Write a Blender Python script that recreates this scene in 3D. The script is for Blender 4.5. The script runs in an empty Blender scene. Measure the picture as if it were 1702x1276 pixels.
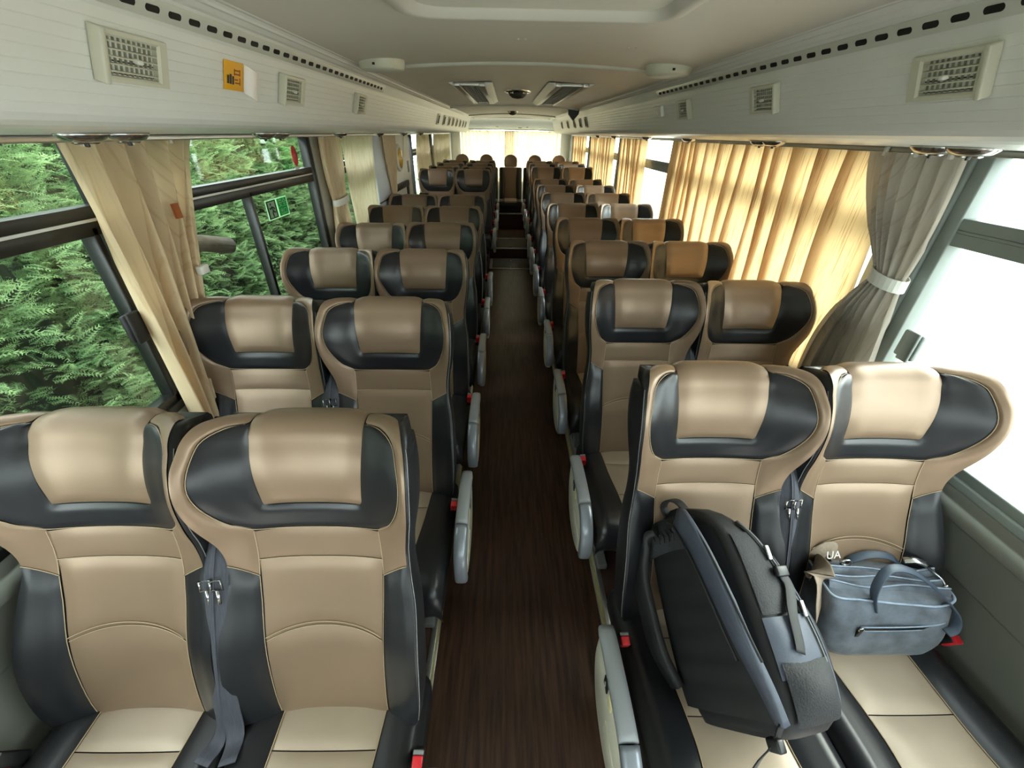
import bpy, bmesh, math, random
import numpy as np
from mathutils import Vector, Matrix, Euler

random.seed(7); np.random.seed(7)
D = bpy.data
SC = bpy.context.scene
COL = SC.collection
PI = math.pi

# ------------------------------------------------------------------ camera
CAM_POS = (-0.0753, 0.0, 1.78)
F_PX, PITCH, YAW, ROLL = 677.39, 0.5526, 0.0190, 0.0167
cd = D.cameras.new('camera'); cam = D.objects.new('camera', cd); COL.objects.link(cam)
cd.sensor_fit = 'HORIZONTAL'; cd.sensor_width = 36.0; cd.lens = F_PX / 1702 * 36.0
cd.clip_start = 0.02; cd.clip_end = 300
fw = Vector((math.sin(YAW) * math.cos(PITCH), math.cos(YAW) * math.cos(PITCH), -math.sin(PITCH)))
r0 = Vector((math.cos(YAW), -math.sin(YAW), 0)); u0 = r0.cross(fw)
rr = r0 * math.cos(ROLL) + u0 * math.sin(ROLL); uu = -r0 * math.sin(ROLL) + u0 * math.cos(ROLL)
cam.matrix_world = Matrix(((rr.x, uu.x, -fw.x, CAM_POS[0]), (rr.y, uu.y, -fw.y, CAM_POS[1]),
                           (rr.z, uu.z, -fw.z, CAM_POS[2]), (0, 0, 0, 1)))
SC.camera = cam

# ------------------------------------------------------------------ sky and exposure
W = D.worlds.new('sky'); SC.world = W; W.use_nodes = True
bg = W.node_tree.nodes['Background']
bg.inputs[0].default_value = (0.93, 0.97, 1.0, 1); bg.inputs[1].default_value = 8.0
SUN = D.lights.new('sun', 'SUN'); SUN.energy = 5.0; SUN.angle = math.radians(40); SUN.color = (1.0, 0.95, 0.86)
so = D.objects.new('sun', SUN); COL.objects.link(so)
so.rotation_euler = Vector((-0.80, -0.30, -0.52)).to_track_quat('-Z', 'Y').to_euler()
SC.view_settings.view_transform = 'Standard'; SC.view_settings.look = 'None'
SC.view_settings.gamma = 1.0; SC.view_settings.use_curve_mapping = False
SC.view_settings.exposure = 0.38
try:
    SC.cycles.max_bounces = 10; SC.cycles.diffuse_bounces = 6; SC.cycles.glossy_bounces = 4
    SC.cycles.transparent_max_bounces = 24; SC.cycles.transmission_bounces = 8
    SC.cycles.use_denoising = True; SC.cycles.sample_clamp_indirect = 8.0
    SC.cycles.caustics_reflective = False; SC.cycles.caustics_refractive = False
except Exception:
    pass

# ------------------------------------------------------------------ materials
def srgb(r, g, b):
    f = lambda c: (c / 255 / 12.92) if c / 255 <= 0.04045 else ((c / 255 + 0.055) / 1.055) ** 2.4
    return (f(r), f(g), f(b), 1)

MATS = {}
def pmat(name, col, rough=0.5, metal=0.0, noise=0.0, nscale=8.0, stretch=(1, 1, 1), bump=0.0, bscale=300.0,
         spec=0.5, coat=0.0, col2=None, sheen=0.0, bstretch=(1, 1, 1)):
    m = D.materials.new(name); m.use_nodes = True; nt = m.node_tree
    b = nt.nodes['Principled BSDF']
    b.inputs['Base Color'].default_value = col
    b.inputs['Roughness'].default_value = rough; b.inputs['Metallic'].default_value = metal
    b.inputs['Specular IOR Level'].default_value = spec
    b.inputs['Coat Weight'].default_value = coat; b.inputs['Coat Roughness'].default_value = 0.25
    b.inputs['Sheen Weight'].default_value = sheen
    tc = None
    if noise > 0 or bump > 0:
        tc = nt.nodes.new('ShaderNodeTexCoord')
    if noise > 0:
        mp = nt.nodes.new('ShaderNodeMapping'); mp.inputs['Scale'].default_value = stretch
        nt.links.new(tc.outputs['Object'], mp.inputs['Vector'])
        n = nt.nodes.new('ShaderNodeTexNoise'); n.inputs['Scale'].default_value = nscale; n.inputs['Detail'].default_value = 5
        nt.links.new(mp.outputs[0], n.inputs['Vector'])
        mx = nt.nodes.new('ShaderNodeMix'); mx.data_type = 'RGBA'
        c2 = col2 if col2 else tuple([c * (1 - noise) for c in col[:3]] + [1])
        c1 = col if col2 else tuple([min(1, c * (1 + noise)) for c in col[:3]] + [1])
        mx.inputs[6].default_value = c2; mx.inputs[7].default_value = c1
        rp = nt.nodes.new('ShaderNodeValToRGB')
        rp.color_ramp.elements[0].position = 0.32; rp.color_ramp.elements[1].position = 0.68
        nt.links.new(n.outputs['Fac'], rp.inputs[0]); nt.links.new(rp.outputs[0], mx.inputs[0])
        nt.links.new(mx.outputs[2], b.inputs['Base Color'])
    if bump > 0:
        mp2 = nt.nodes.new('ShaderNodeMapping'); mp2.inputs['Scale'].default_value = bstretch
        nt.links.new(tc.outputs['Object'], mp2.inputs['Vector'])
        n2 = nt.nodes.new('ShaderNodeTexNoise'); n2.inputs['Scale'].default_value = bscale; n2.inputs['Detail'].default_value = 3
        nt.links.new(mp2.outputs[0], n2.inputs['Vector'])
        bp = nt.nodes.new('ShaderNodeBump'); bp.inputs['Strength'].default_value = bump; bp.inputs['Distance'].default_value = 0.002
        nt.links.new(n2.outputs['Fac'], bp.inputs['Height']); nt.links.new(bp.outputs[0], b.inputs['Normal'])
    MATS[name] = m
    return m

def cloth(name, col, col2, trans=0.45):
    m = D.materials.new(name); m.use_nodes = True; nt = m.node_tree
    for n in list(nt.nodes): nt.nodes.remove(n)
    out = nt.nodes.new('ShaderNodeOutputMaterial')
    tc = nt.nodes.new('ShaderNodeTexCoord'); mp = nt.nodes.new('ShaderNodeMapping'); mp.inputs['Scale'].default_value = (1, 60, 2.2)
    nt.links.new(tc.outputs['Object'], mp.inputs['Vector'])
    n = nt.nodes.new('ShaderNodeTexNoise'); n.inputs['Scale'].default_value = 3.0; n.inputs['Detail'].default_value = 6
    nt.links.new(mp.outputs[0], n.inputs['Vector'])
    rp = nt.nodes.new('ShaderNodeValToRGB')
    rp.color_ramp.elements[0].position = 0.30; rp.color_ramp.elements[0].color = col2
    rp.color_ramp.elements[1].position = 0.46; rp.color_ramp.elements[1].color = col
    nt.links.new(n.outputs['Fac'], rp.inputs[0])
    d = nt.nodes.new('ShaderNodeBsdfDiffuse'); t = nt.nodes.new('ShaderNodeBsdfTranslucent')
    mx = nt.nodes.new('ShaderNodeMixShader'); mx.inputs[0].default_value = trans
    nt.links.new(rp.outputs[0], d.inputs[0]); nt.links.new(rp.outputs[0], t.inputs[0])
    nt.links.new(d.outputs[0], mx.inputs[1]); nt.links.new(t.outputs[0], mx.inputs[2]); nt.links.new(mx.outputs[0], out.inputs[0])
    return m
M_TAN = pmat('tan_leather', srgb(142, 119, 98), 0.37, metal=0.28, bump=0.06, bscale=420, noise=0.05, nscale=5, spec=0.5)
M_CUSH = pmat('grey_beige_leather', srgb(172, 155, 136), 0.40, metal=0.15, bump=0.06, bscale=420, noise=0.05, nscale=7)
M_BLK = pmat('black_leather', srgb(30, 31, 35), 0.33, bump=0.06, bscale=420, noise=0.08, nscale=6)
M_SHELL = pmat('black_vinyl', srgb(27, 28, 31), 0.42, bump=0.06, bscale=380)
M_STITCH = pmat('pale_thread', srgb(182, 160, 130), 0.6)
M_WSTITCH = pmat('white_thread', srgb(150, 150, 150), 0.6)
M_PLAST = pmat('cream_plastic', srgb(196, 194, 178), 0.4, noise=0.03)
M_PAD = pmat('grey_plastic', srgb(150, 154, 158), 0.38, noise=0.04)
M_SILV = pmat('silver_plastic', srgb(140, 146, 156), 0.32, metal=0.3)
M_RED = pmat('red_plastic', srgb(214, 40, 50), 0.35)
M_DPLAST = pmat('dark_plastic', srgb(24, 24, 26), 0.4)
M_WEB = pmat('grey_webbing', srgb(66, 68, 78), 0.7, noise=0.18, nscale=60, stretch=(8, 1, 0.3), bump=0.3, bscale=500)
M_METAL = pmat('bright_metal', srgb(200, 200, 200), 0.22, metal=1.0)
M_ALU = pmat('aluminium', srgb(190, 190, 186), 0.35, metal=0.9)
M_STRIP = pmat('pale_strip', srgb(226, 228, 224), 0.3)
M_LEG = pmat('grey_painted_steel', srgb(120, 122, 124), 0.45)
M_GOLD = pmat('yellowed_trim', srgb(206, 198, 128), 0.45, noise=0.12, nscale=30)
M_ICON = pmat('white_print', srgb(225, 225, 220), 0.5)
M_BTN = pmat('ivory_button', srgb(212, 204, 160), 0.4)
M_CEIL = pmat('ceiling_panel', srgb(208, 204, 195), 0.5, noise=0.03, nscale=3)
M_RACK = pmat('rack_panel', srgb(224, 225, 221), 0.33, noise=0.03, nscale=4, stretch=(1, .15, 1), spec=0.5, bump=0.15, bscale=60, bstretch=(1, .08, 6))
M_RACKD = pmat('rack_trim', srgb(196, 197, 188), 0.35)
M_SLOT = pmat('slot_dark', srgb(14, 14, 13), 0.7)
M_VENT = pmat('vent_ivory', srgb(204, 203, 186), 0.4)
M_VENTV = pmat('vent_vane', srgb(150, 150, 132), 0.5)
M_VENTD = pmat('vent_dark', srgb(52, 52, 44), 0.6)
M_WALL = pmat('wall_panel', srgb(108, 110, 102), 0.5, noise=0.04, nscale=6)
M_WALLW = pmat('white_panel', srgb(222, 220, 208), 0.5, noise=0.03)
M_BLUEP = pmat('bluish_panel', srgb(198, 206, 214), 0.4)
M_FRAME = pmat('black_frame', srgb(20, 22, 22), 0.35)
M_FRAME_GLARE = pmat('glare_grey_frame', srgb(126, 134, 130), 0.4)  # black frames greyed: veiling window glare put into the right side's colour
M_PILLAR = pmat('pillar_fabric', srgb(160, 156, 142), 0.7)
M_RUB = pmat('black_rubber', srgb(16, 16, 17), 0.6)
M_YEL = pmat('yellow_card', srgb(232, 170, 34), 0.5)
M_ORG = pmat('brown_print', srgb(150, 76, 16), 0.6)
M_PAPER = pmat('white_paper', srgb(236, 230, 226), 0.6)
M_GREEN = pmat('sign_green', srgb(28, 150, 84), 0.5)
M_PALEG = pmat('sign_pale', srgb(206, 240, 206), 0.5)
M_PALEG = cloth('sign_pale', srgb(214, 246, 214), srgb(214, 246, 214), .6)
M_GREEN = cloth('sign_green', srgb(60, 190, 120), srgb(60, 190, 120), .6)
M_DGREEN = pmat('sign_dark', srgb(20, 60, 30), 0.6)
M_BRNTAG = pmat('brown_tag', srgb(160, 84, 36), 0.6)
M_WHITEP = pmat('white_plastic', srgb(228, 228, 220), 0.4)
M_CLOCK = pmat('gold_dial', srgb(206, 160, 30), 0.35, metal=0.3)
M_BARK = pmat('bark', srgb(62, 54, 40), 0.9, noise=0.3, nscale=20, bump=0.8, bscale=40)
M_GROUND = pmat('concrete', srgb(176, 172, 164), 0.9, noise=0.08, nscale=3)
M_NYLON = pmat('black_nylon', srgb(22, 23, 26), 0.6, noise=0.12, nscale=30, bump=0.25, bscale=700)
M_NYLONB = pmat('slate_nylon', srgb(70, 76, 90), 0.55, noise=0.12, nscale=20, bump=0.25, bscale=600)
M_MESHN = pmat('mesh_fabric', srgb(31, 33, 37), 0.7, noise=0.3, nscale=260, bump=0.8, bscale=260)
M_DENIM = pmat('denim', srgb(98, 106, 118), 0.8, noise=0.35, nscale=22, bump=0.4, bscale=420, sheen=0.3)
M_DENIMD = pmat('denim_edge', srgb(150, 164, 184), 0.75, noise=0.15, nscale=60)
M_DENIMB = pmat('dark_strap', srgb(62, 74, 90), 0.5, noise=0.12, nscale=30)
M_TANW = pmat('tan_webbing', srgb(148, 132, 116), 0.75, noise=0.1, nscale=120, bump=0.4, bscale=500)

def wood_floor():
    m = D.materials.new('wood_floor'); m.use_nodes = True; nt = m.node_tree; b = nt.nodes['Principled BSDF']
    tc = nt.nodes.new('ShaderNodeTexCoord'); mp = nt.nodes.new('ShaderNodeMapping'); mp.inputs['Scale'].default_value = (26, 1.6, 1)
    nt.links.new(tc.outputs['Object'], mp.inputs['Vector'])
    n = nt.nodes.new('ShaderNodeTexNoise'); n.inputs['Scale'].default_value = 2.2; n.inputs['Detail'].default_value = 8; n.inputs['Roughness'].default_value = 0.62
    nt.links.new(mp.outputs[0], n.inputs['Vector'])
    rp = nt.nodes.new('ShaderNodeValToRGB')
    rp.color_ramp.elements[0].position = 0.33; rp.color_ramp.elements[0].color = srgb(46, 31, 26)
    rp.color_ramp.elements[1].position = 0.68; rp.color_ramp.elements[1].color = srgb(88, 64, 54)
    nt.links.new(n.outputs['Fac'], rp.inputs[0])
    nt.links.new(rp.outputs[0], b.inputs['Base Color'])
    b.inputs['Roughness'].default_value = 0.38; b.inputs['Specular IOR Level'].default_value = 0.4
    bp = nt.nodes.new('ShaderNodeBump'); bp.inputs['Strength'].default_value = 0.12; bp.inputs['Distance'].default_value = 0.002
    nt.links.new(n.outputs['Fac'], bp.inputs['Height']); nt.links.new(bp.outputs[0], b.inputs['Normal'])
    return m
M_FLOOR = wood_floor()
M_RISER = pmat('brown_carpet', srgb(74, 50, 40), 0.7, noise=0.12, nscale=30)
M_HATCH = pmat('hatch_rubber', srgb(84, 80, 74), 0.55, noise=0.15, nscale=18)

M_CURT = cloth('beige_curtain', srgb(232, 212, 178), srgb(218, 194, 156), 0.36)
M_CURTW = cloth('golden_curtain', srgb(228, 194, 142), srgb(178, 128, 76), 0.42)
M_CURTG = cloth('grey_curtain', srgb(196, 188, 176), srgb(180, 168, 154), 0.22)
M_CURTL = cloth('pale_curtain', srgb(240, 228, 200), srgb(226, 202, 162), 0.48)

def glassmat(name, tint, gloss=0.06):
    m = D.materials.new(name); m.use_nodes = True; nt = m.node_tree
    for n in list(nt.nodes): nt.nodes.remove(n)
    out = nt.nodes.new('ShaderNodeOutputMaterial')
    t = nt.nodes.new('ShaderNodeBsdfTransparent'); t.inputs[0].default_value = tint
    g = nt.nodes.new('ShaderNodeBsdfGlossy'); g.inputs['Roughness'].default_value = 0.03
    mx = nt.nodes.new('ShaderNodeMixShader'); mx.inputs[0].default_value = gloss
    nt.links.new(t.outputs[0], mx.inputs[1]); nt.links.new(g.outputs[0], mx.inputs[2]); nt.links.new(mx.outputs[0], out.inputs[0])
    return m
M_GLASS = glassmat('window_glass', (0.90, 0.95, 0.92, 1))

def leafmat():
    m = D.materials.new('conifer_foliage'); m.use_nodes = True; nt = m.node_tree
    for n in list(nt.nodes): nt.nodes.remove(n)
    out = nt.nodes.new('ShaderNodeOutputMaterial')
    at = nt.nodes.new('ShaderNodeAttribute'); at.attribute_name = 'tip'
    geo = nt.nodes.new('ShaderNodeTexCoord')
    n = nt.nodes.new('ShaderNodeTexNoise'); n.inputs['Scale'].default_value = 2.6; n.inputs['Detail'].default_value = 2
    nt.links.new(geo.outputs['Object'], n.inputs['Vector'])
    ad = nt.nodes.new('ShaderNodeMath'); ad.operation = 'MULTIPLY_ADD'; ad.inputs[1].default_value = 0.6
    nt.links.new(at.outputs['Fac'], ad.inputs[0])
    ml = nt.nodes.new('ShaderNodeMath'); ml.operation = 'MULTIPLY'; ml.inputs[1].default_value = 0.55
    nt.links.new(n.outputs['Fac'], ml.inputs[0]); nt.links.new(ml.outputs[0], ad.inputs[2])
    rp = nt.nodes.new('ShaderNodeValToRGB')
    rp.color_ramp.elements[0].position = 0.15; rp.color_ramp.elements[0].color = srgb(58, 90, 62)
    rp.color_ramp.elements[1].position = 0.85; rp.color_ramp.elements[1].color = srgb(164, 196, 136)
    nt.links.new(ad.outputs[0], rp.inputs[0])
    d = nt.nodes.new('ShaderNodeBsdfDiffuse'); t = nt.nodes.new('ShaderNodeBsdfTranslucent')
    mx = nt.nodes.new('ShaderNodeMixShader'); mx.inputs[0].default_value = 0.3
    nt.links.new(rp.outputs[0], d.inputs[0]); nt.links.new(rp.outputs[0], t.inputs[0])
    nt.links.new(d.outputs[0], mx.inputs[1]); nt.links.new(t.outputs[0], mx.inputs[2]); nt.links.new(mx.outputs[0], out.inputs[0])
    return m
M_LEAF = leafmat()
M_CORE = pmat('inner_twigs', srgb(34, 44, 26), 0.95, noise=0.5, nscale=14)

# ------------------------------------------------------------------ helpers
def link(o, parent=None):
    COL.objects.link(o)
    if parent is not None: o.parent = parent
    return o

class MB:
    """collects geometry for one mesh object"""
    def __init__(s): s.v = []; s.f = []; s.sm = []
    def add(s, verts, faces, smooth=True):
        n = len(s.v); s.v += [tuple(p) for p in verts]
        s.f += [tuple(i + n for i in f) for f in faces]; s.sm += [smooth] * len(faces)
        return s
    def box(s, lo, hi, r=0.0, seg=2, M=None, smooth=True):
        bm = bmesh.new(); bmesh.ops.create_cube(bm, size=1)
        c = [(a + b) / 2 for a, b in zip(lo, hi)]; d = [max(1e-5, b - a) for a, b in zip(lo, hi)]
        for v in bm.verts: v.co = Vector((v.co.x * d[0], v.co.y * d[1], v.co.z * d[2]))
        if r > 0: bmesh.ops.bevel(bm, geom=list(bm.edges), offset=min(r, min(d) * 0.49), segments=seg, profile=0.5, affect='EDGES')
        bm.verts.ensure_lookup_table(); bm.verts.index_update()
        vs = [(v.co + Vector(c)) for v in bm.verts]
        if M is not None: vs = [M @ v for v in vs]
        fs = [[v.index for v in f.verts] for f in bm.faces]; bm.free()
        return s.add(vs, fs, smooth and r > 0)
    def grid(s, P, closeu=False, closev=False, flip=False, smooth=True):
        nu = len(P); nv = len(P[0]); vs = [p for row in P for p in row]; fs = []
        for i in range(nu if closeu else nu - 1):
            for j in range(nv if closev else nv - 1):
                a = i * nv + j; b = ((i + 1) % nu) * nv + j; c = ((i + 1) % nu) * nv + (j + 1) % nv; d = i * nv + (j + 1) % nv
                fs.append((a, d, c, b) if flip else (a, b, c, d))
        return s.add(vs, fs, smooth)
    def tube(s, pts, r, n=8, closed=False, cap=True, flat=None):
        pts = [Vector(p) for p in pts]; rs = r if isinstance(r, (list, tuple)) else [r] * len(pts)
        rings = []; prev = None
        for i, p in enumerate(pts):
            if closed: t = pts[(i + 1) % len(pts)] - pts[i - 1]
            else: t = pts[min(i + 1, len(pts) - 1)] - pts[max(i - 1, 0)]
            t.normalize()
            if prev is None:
                a = Vector((0, 0, 1)) if abs(t.z) < 0.9 else Vector((1, 0, 0))
                prev = (a - t * a.dot(t)).normalized()
            else:
                prev = (prev - t * prev.dot(t)).normalized()
            b = t.cross(prev)
            rings.append([p + (prev * math.cos(2 * PI * k / n) + b * math.sin(2 * PI * k / n)) * rs[i] for k in range(n)])
        s.grid(rings, closeu=closed, closev=True)
        if cap and not closed:
            for ring, fl in ((rings[0], True), (rings[-1], False)):
                s.add(ring, [tuple(range(n))[::-1] if fl else tuple(range(n))], True)
        return s
    def ribbon(s, pts, wdir, w, th):
        """flat strap: pts centre line, wdir list or vector width direction"""
        pts = [Vector(p) for p in pts]; rings = []
        for i, p in enumerate(pts):
            t = (pts[min(i + 1, len(pts) - 1)] - pts[max(i - 1, 0)]).normalized()
            wd = Vector(wdir[i]) if isinstance(wdir, list) else Vector(wdir)
            wd = (wd - t * wd.dot(t)).normalized(); nn = t.cross(wd)
            ww = w[i] if isinstance(w, list) else w
            rings.append([p + wd * ww / 2 * a + nn * th / 2 * b for a, b in ((-1, -.6), (-.9, -1), (.9, -1), (1, -.6), (1, .6), (.9, 1), (-.9, 1), (-1, .6))])
        s.grid(rings, closev=True)
        for ring, fl in ((rings[0], True), (rings[-1], False)):
            s.add(ring, [tuple(range(8))[::-1] if fl else tuple(range(8))], False)
        return s
    def prism(s, poly, axis, a, b, smooth=False):
        """polygon extruded along axis 0/1/2 from a to b; poly gives the two other coords in order"""
        def P(q, h):
            c = [0, 0, 0]; k = [i for i in range(3) if i != axis]; c[axis] = h; c[k[0]] = q[0]; c[k[1]] = q[1]; return tuple(c)
        n = len(poly); vs = [P(q, a) for q in poly] + [P(q, b) for q in poly]
        s.add(vs, [tuple(range(n))[::-1], tuple(range(n, 2 * n))], False)
        return s.add(vs, [(i, (i + 1) % n, n + (i + 1) % n, n + i) for i in range(n)], smooth)
    def lathe(s, prof, n=24, M=None):
        rings = [[Vector((r * math.cos(2 * PI * k / n), r * math.sin(2 * PI * k / n), z)) for k in range(n)] for r, z in prof]
        if M is not None: rings = [[M @ p for p in ring] for ring in rings]
        return s.grid(rings, closev=True)
    def mesh(s, name, mat):
        me = D.meshes.new(name); me.from_pydata(s.v, [], s.f); me.validate(); me.update()
        if len(s.sm) == len(me.polygons): me.polygons.foreach_set('use_smooth', s.sm)
        bm = bmesh.new(); bm.from_mesh(me); bmesh.ops.remove_doubles(bm, verts=list(bm.verts), dist=1e-5)
        bmesh.ops.recalc_face_normals(bm, faces=list(bm.faces)); bm.to_mesh(me); bm.free()
        me.materials.append(mat); return me
    def build(s, name, mat, parent=None):
        o = D.objects.new(name, s.mesh(name, mat)); return link(o, parent)

def thing(name, label, cat, loc=(0, 0, 0), rz=0.0, group=None):
    o = D.objects.new(name, None); o.empty_display_size = 0.05; COL.objects.link(o)
    o.location = loc; o.rotation_euler = (0, 0, rz); o['label'] = label; o['category'] = cat
    if group: o['group'] = group
    return o
def tag(o, label, cat, group=None):
    o['label'] = label; o['category'] = cat
    if group: o['group'] = group
    return o
def struct(o): o['kind'] = 'structure'; return o
def copy_tree(o, parent=None):
    c = o.copy(); COL.objects.link(c); c.parent = parent
    for ch in o.children: copy_tree(ch, c)
    return c
def interp(tab, x):
    """smooth monotone-ish table interpolation (Catmull-Rom)"""
    if x <= tab[0][0]: return tab[0][1]
    if x >= tab[-1][0]: return tab[-1][1]
    for i in range(len(tab) - 1):
        if tab[i][0] <= x <= tab[i + 1][0]:
            x0, y0 = tab[i]; x1, y1 = tab[i + 1]; h = x1 - x0; u = (x - x0) / h
            m0 = (y1 - (tab[i - 1][1] if i else y0)) / (x1 - (tab[i - 1][0] if i else x0))
            m1 = ((tab[i + 2][1] if i + 2 < len(tab) else y1) - y0) / ((tab[i + 2][0] if i + 2 < len(tab) else x1) - x0)
            return ((2 * u**3 - 3 * u**2 + 1) * y0 + (u**3 - 2 * u**2 + u) * h * m0 + (-2 * u**3 + 3 * u**2) * y1 + (u**3 - u**2) * h * m1)
def resample(pts, n):
    """Catmull-Rom through pts, n samples, parameterised by index"""
    xs = [(i, p[0]) for i, p in enumerate(pts)]; ys = [(i, p[1]) for i, p in enumerate(pts)]
    return [(interp(xs, (len(pts) - 1) * k / (n - 1)), interp(ys, (len(pts) - 1) * k / (n - 1))) for k in range(n)]
def spl3(pts, n):
    c = [[(i, p[k]) for i, p in enumerate(pts)] for k in range(3)]
    return [Vector([interp(c[k], (len(pts) - 1) * j / (n - 1)) for k in range(3)]) for j in range(n)]

# ================================================================== SHELL OF THE COACH
Y0, Y1 = -1.4, 10.05
HALF = 1.27; WS = 1.044
PLAT = 0.09; PLAT2 = 0.19; STEP = 0.156; REAR = 0.44
AISLE = 0.35

# floor
b = MB(); b.box((-AISLE, Y0, -0.04), (AISLE, 6.83, 0.0)); fl = struct(b.build('floor', M_FLOOR))
b = MB(); b.box((-AISLE, 6.83, -0.04), (AISLE, 8.48, STEP)); st = struct(b.build('floor_step', M_RISER))
b = MB()
for s, yb in ((-1, 5.35), (1, 6.62)):
    x0, x1 = sorted((s * AISLE, s * (HALF + .04)))
    bb = MB(); bb.box((x0, 0.15, -0.04), (x1, yb, PLAT)); struct(bb.build('floor_platform', M_RISER))
    bb = MB(); bb.box((x0, yb, -0.04), (x1, 8.48, PLAT2)); struct(bb.build('floor_platform', M_RISER))
b = MB(); b.box((-HALF - .04, 8.48, -0.04), (HALF + .04, Y1, REAR)); struct(b.build('floor_rear', M_RISER))
b = MB(); b.box((-AISLE - .02, 8.462, REAR - .012), (AISLE + .02, 8.5, REAR + .006), 0.004); struct(b.build('trim_1', M_ALU))
n = 2
for s in (-1, 1):
    yb = 5.35 if s < 0 else 6.62
    b = MB(); x = s * AISLE
    lo, hi = sorted((x - s * .006, x + s * .001))
    b.box((lo, 0.15, 0.012), (hi, yb, PLAT - .01), 0.002)
    o = struct(b.build('trim_%d' % n, M_GOLD)); n += 1
    for zz in (0.006, PLAT - .004):
        b = MB(); b.box((min(x - s * .010, x + s * .012), 0.15, zz - .005), (max(x - s * .010, x + s * .012), yb, zz + .007), 0.002)
        struct(b.build('trim_%d' % n, M_ALU)); n += 1

def hatch(name, label, y0, y1, z, metal):
    t = thing(name, label, 'floor hatch', (0, y0, z))
    L = y1 - y0; w = AISLE - .012
    b = MB(); b.box((-w + .05, .05, 0), (w - .05, L - .05, .008), .003); b.build('hatch_panel', M_HATCH, t)
    for lo, hi in (((-w, 0, 0), (w, .04, .012)), ((-w, L - .04, 0), (w, L, .012)), ((-w, .04, 0), (-w + .045, L - .04, .012)), ((w - .045, .04, 0), (w, L - .04, .012))):
        b = MB(); b.box(lo, hi, .003); b.build('frame_bar', metal, t)
    for yy in (.09, L - .1):
        b = MB(); b.lathe([(0, .013), (.018, .013), (.024, .008), (.024, 0)], 12, Matrix.Translation((0, yy, 0))); b.build('lift_ring', M_METAL, t)
hatch('floor_hatch', 'grey floor hatch with metal frame in the aisle before the step', 6.22, 6.81, 0.0, M_ALU)
hatch('floor_hatch', 'metal framed hatch on the raised step in the aisle', 6.845, 7.62, STEP, M_ALU)

# ceiling: shallow crown between the racks
def ceil_z(x): return 2.008 + 0.030 * (1 - (x / 0.68) ** 2)
xs = [-.70 + 1.40 * i / 28 for i in range(29)]
b = MB(); b.grid([[(x, y, ceil_z(x)) for x in xs] for y in (Y0, 2.2, 5.3, Y1)])
b.grid([[(x, y, ceil_z(x) + .03) for x in xs] for y in (Y0, 2.2, 5.3, Y1)])
struct(b.build('ceiling', M_CEIL))
for y, r in ((2.219, .011), (5.3, .014), (7.75, .012)):
    b = MB(); b.tube([(x, y, ceil_z(x) - .002) for x in [-.69 + 1.38 * i / 24 for i in range(25)]], r, 8)
    struct(b.build('trim_%d' % n, M_RACKD)); n += 1
# roof above everything (keeps daylight out)
b = MB(); b.box((-1.34, Y0, 2.10), (1.34, Y1 + .1, 2.16)); struct(b.build('roof', M_WALL))

# luggage racks / air ducts
def rack_profile():
    P = [(.672, 2.012), (.680, 2.006), (.690, 2.008), (.697, 2.003), (.700, 1.998), (.712, 1.999), (.722, 1.992), (.732, 1.990)]
    P += [(.736, 1.984), (.752, 1.954), (.754, 1.950)]
    a = Vector((.755, 1.948)); c = Vector((.800, 1.808)); nrm = Vector((-.952, -.306)); k = 8
    for i in range(k):
        p = a.lerp(c, i / k); q = a.lerp(c, (i + .86) / k); g = a.lerp(c, (i + .93) / k)
        P += [tuple(p), tuple(q), tuple(g - nrm * .0009)]
    P += [(.800, 1.808), (.806, 1.796), (.816, 1.786), (.832, 1.779), (.86, 1.774), (.95, 1.768), (1.06, 1.763), (1.20, 1.759), (1.30, 1.757)]
    return P
def rack(s, label):
    t = thing('luggage_rack', label, 'luggage rack', (0, Y0, 0))
    P = rack_profile()
    b = MB(); b.grid([[(s * x, y, z) for x, z in P] for y in (0, 2.6 - Y0, 4.6 - Y0, 8.9 - Y0)], flip=s > 0, smooth=False)
    b.build('rack_panel', M_RACK, t)
    b = MB(); lo = 8.9 - Y0
    b.add([(s * .76, lo, 2.0), (s * .75, lo, 1.955), (s * .80, lo, 1.80), (s * .84, lo, 1.775), (s * 1.2, lo, 1.76), (s * 1.2, lo, 2.05), (s * .68, lo, 2.05)], [tuple(range(7))])
    b.build('end_cap', M_RACKD, t)
    # slotted rail
    m = MB(); m.box((-.003, 0, -.0165), (0.003, 4.0, .0165), .001)
    # slots: dark ovals let into the rail
    sl = MB(); prof = []
    for k in range(12):
        a = 2 * PI * k / 12; prof.append((math.copysign(.012, math.cos(a)) + .006 * math.cos(a), .0062 * math.sin(a)))
    sl.prism(prof, 0, -.0012, .0012); sme = sl.mesh('slot', M_SLOT)
    c = Vector((.744, 1.969)); ang = math.atan2(.016, .030)
    rail = MB(); rail.box((-.0012, .25 - Y0, -.0165), (.0012, 2.72 - Y0, .0165), .0005)
    ro = rail.build('slotted_rail', M_RACKD, t); ro.location = (s * (c.x - .0015), 0, c.y); ro.rotation_euler = (0, s * -ang * 1.0, 0)
    y = .30
    while y < 2.68:
        so_ = D.objects.new('slot', sme); link(so_, ro); so_.location = (-s * .0010, y - Y0, 0); y += .0605
    return t
rack(-1, 'pale ribbed overhead rack panel running along the hedge side of the coach')
rack(1, 'shaded overhead rack panel running above the drawn golden curtain')

FACE_ANG = math.atan2(.045, .140)
def face_pt(z): return .755 + (1.948 - z) * (.045 / .140)

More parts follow.
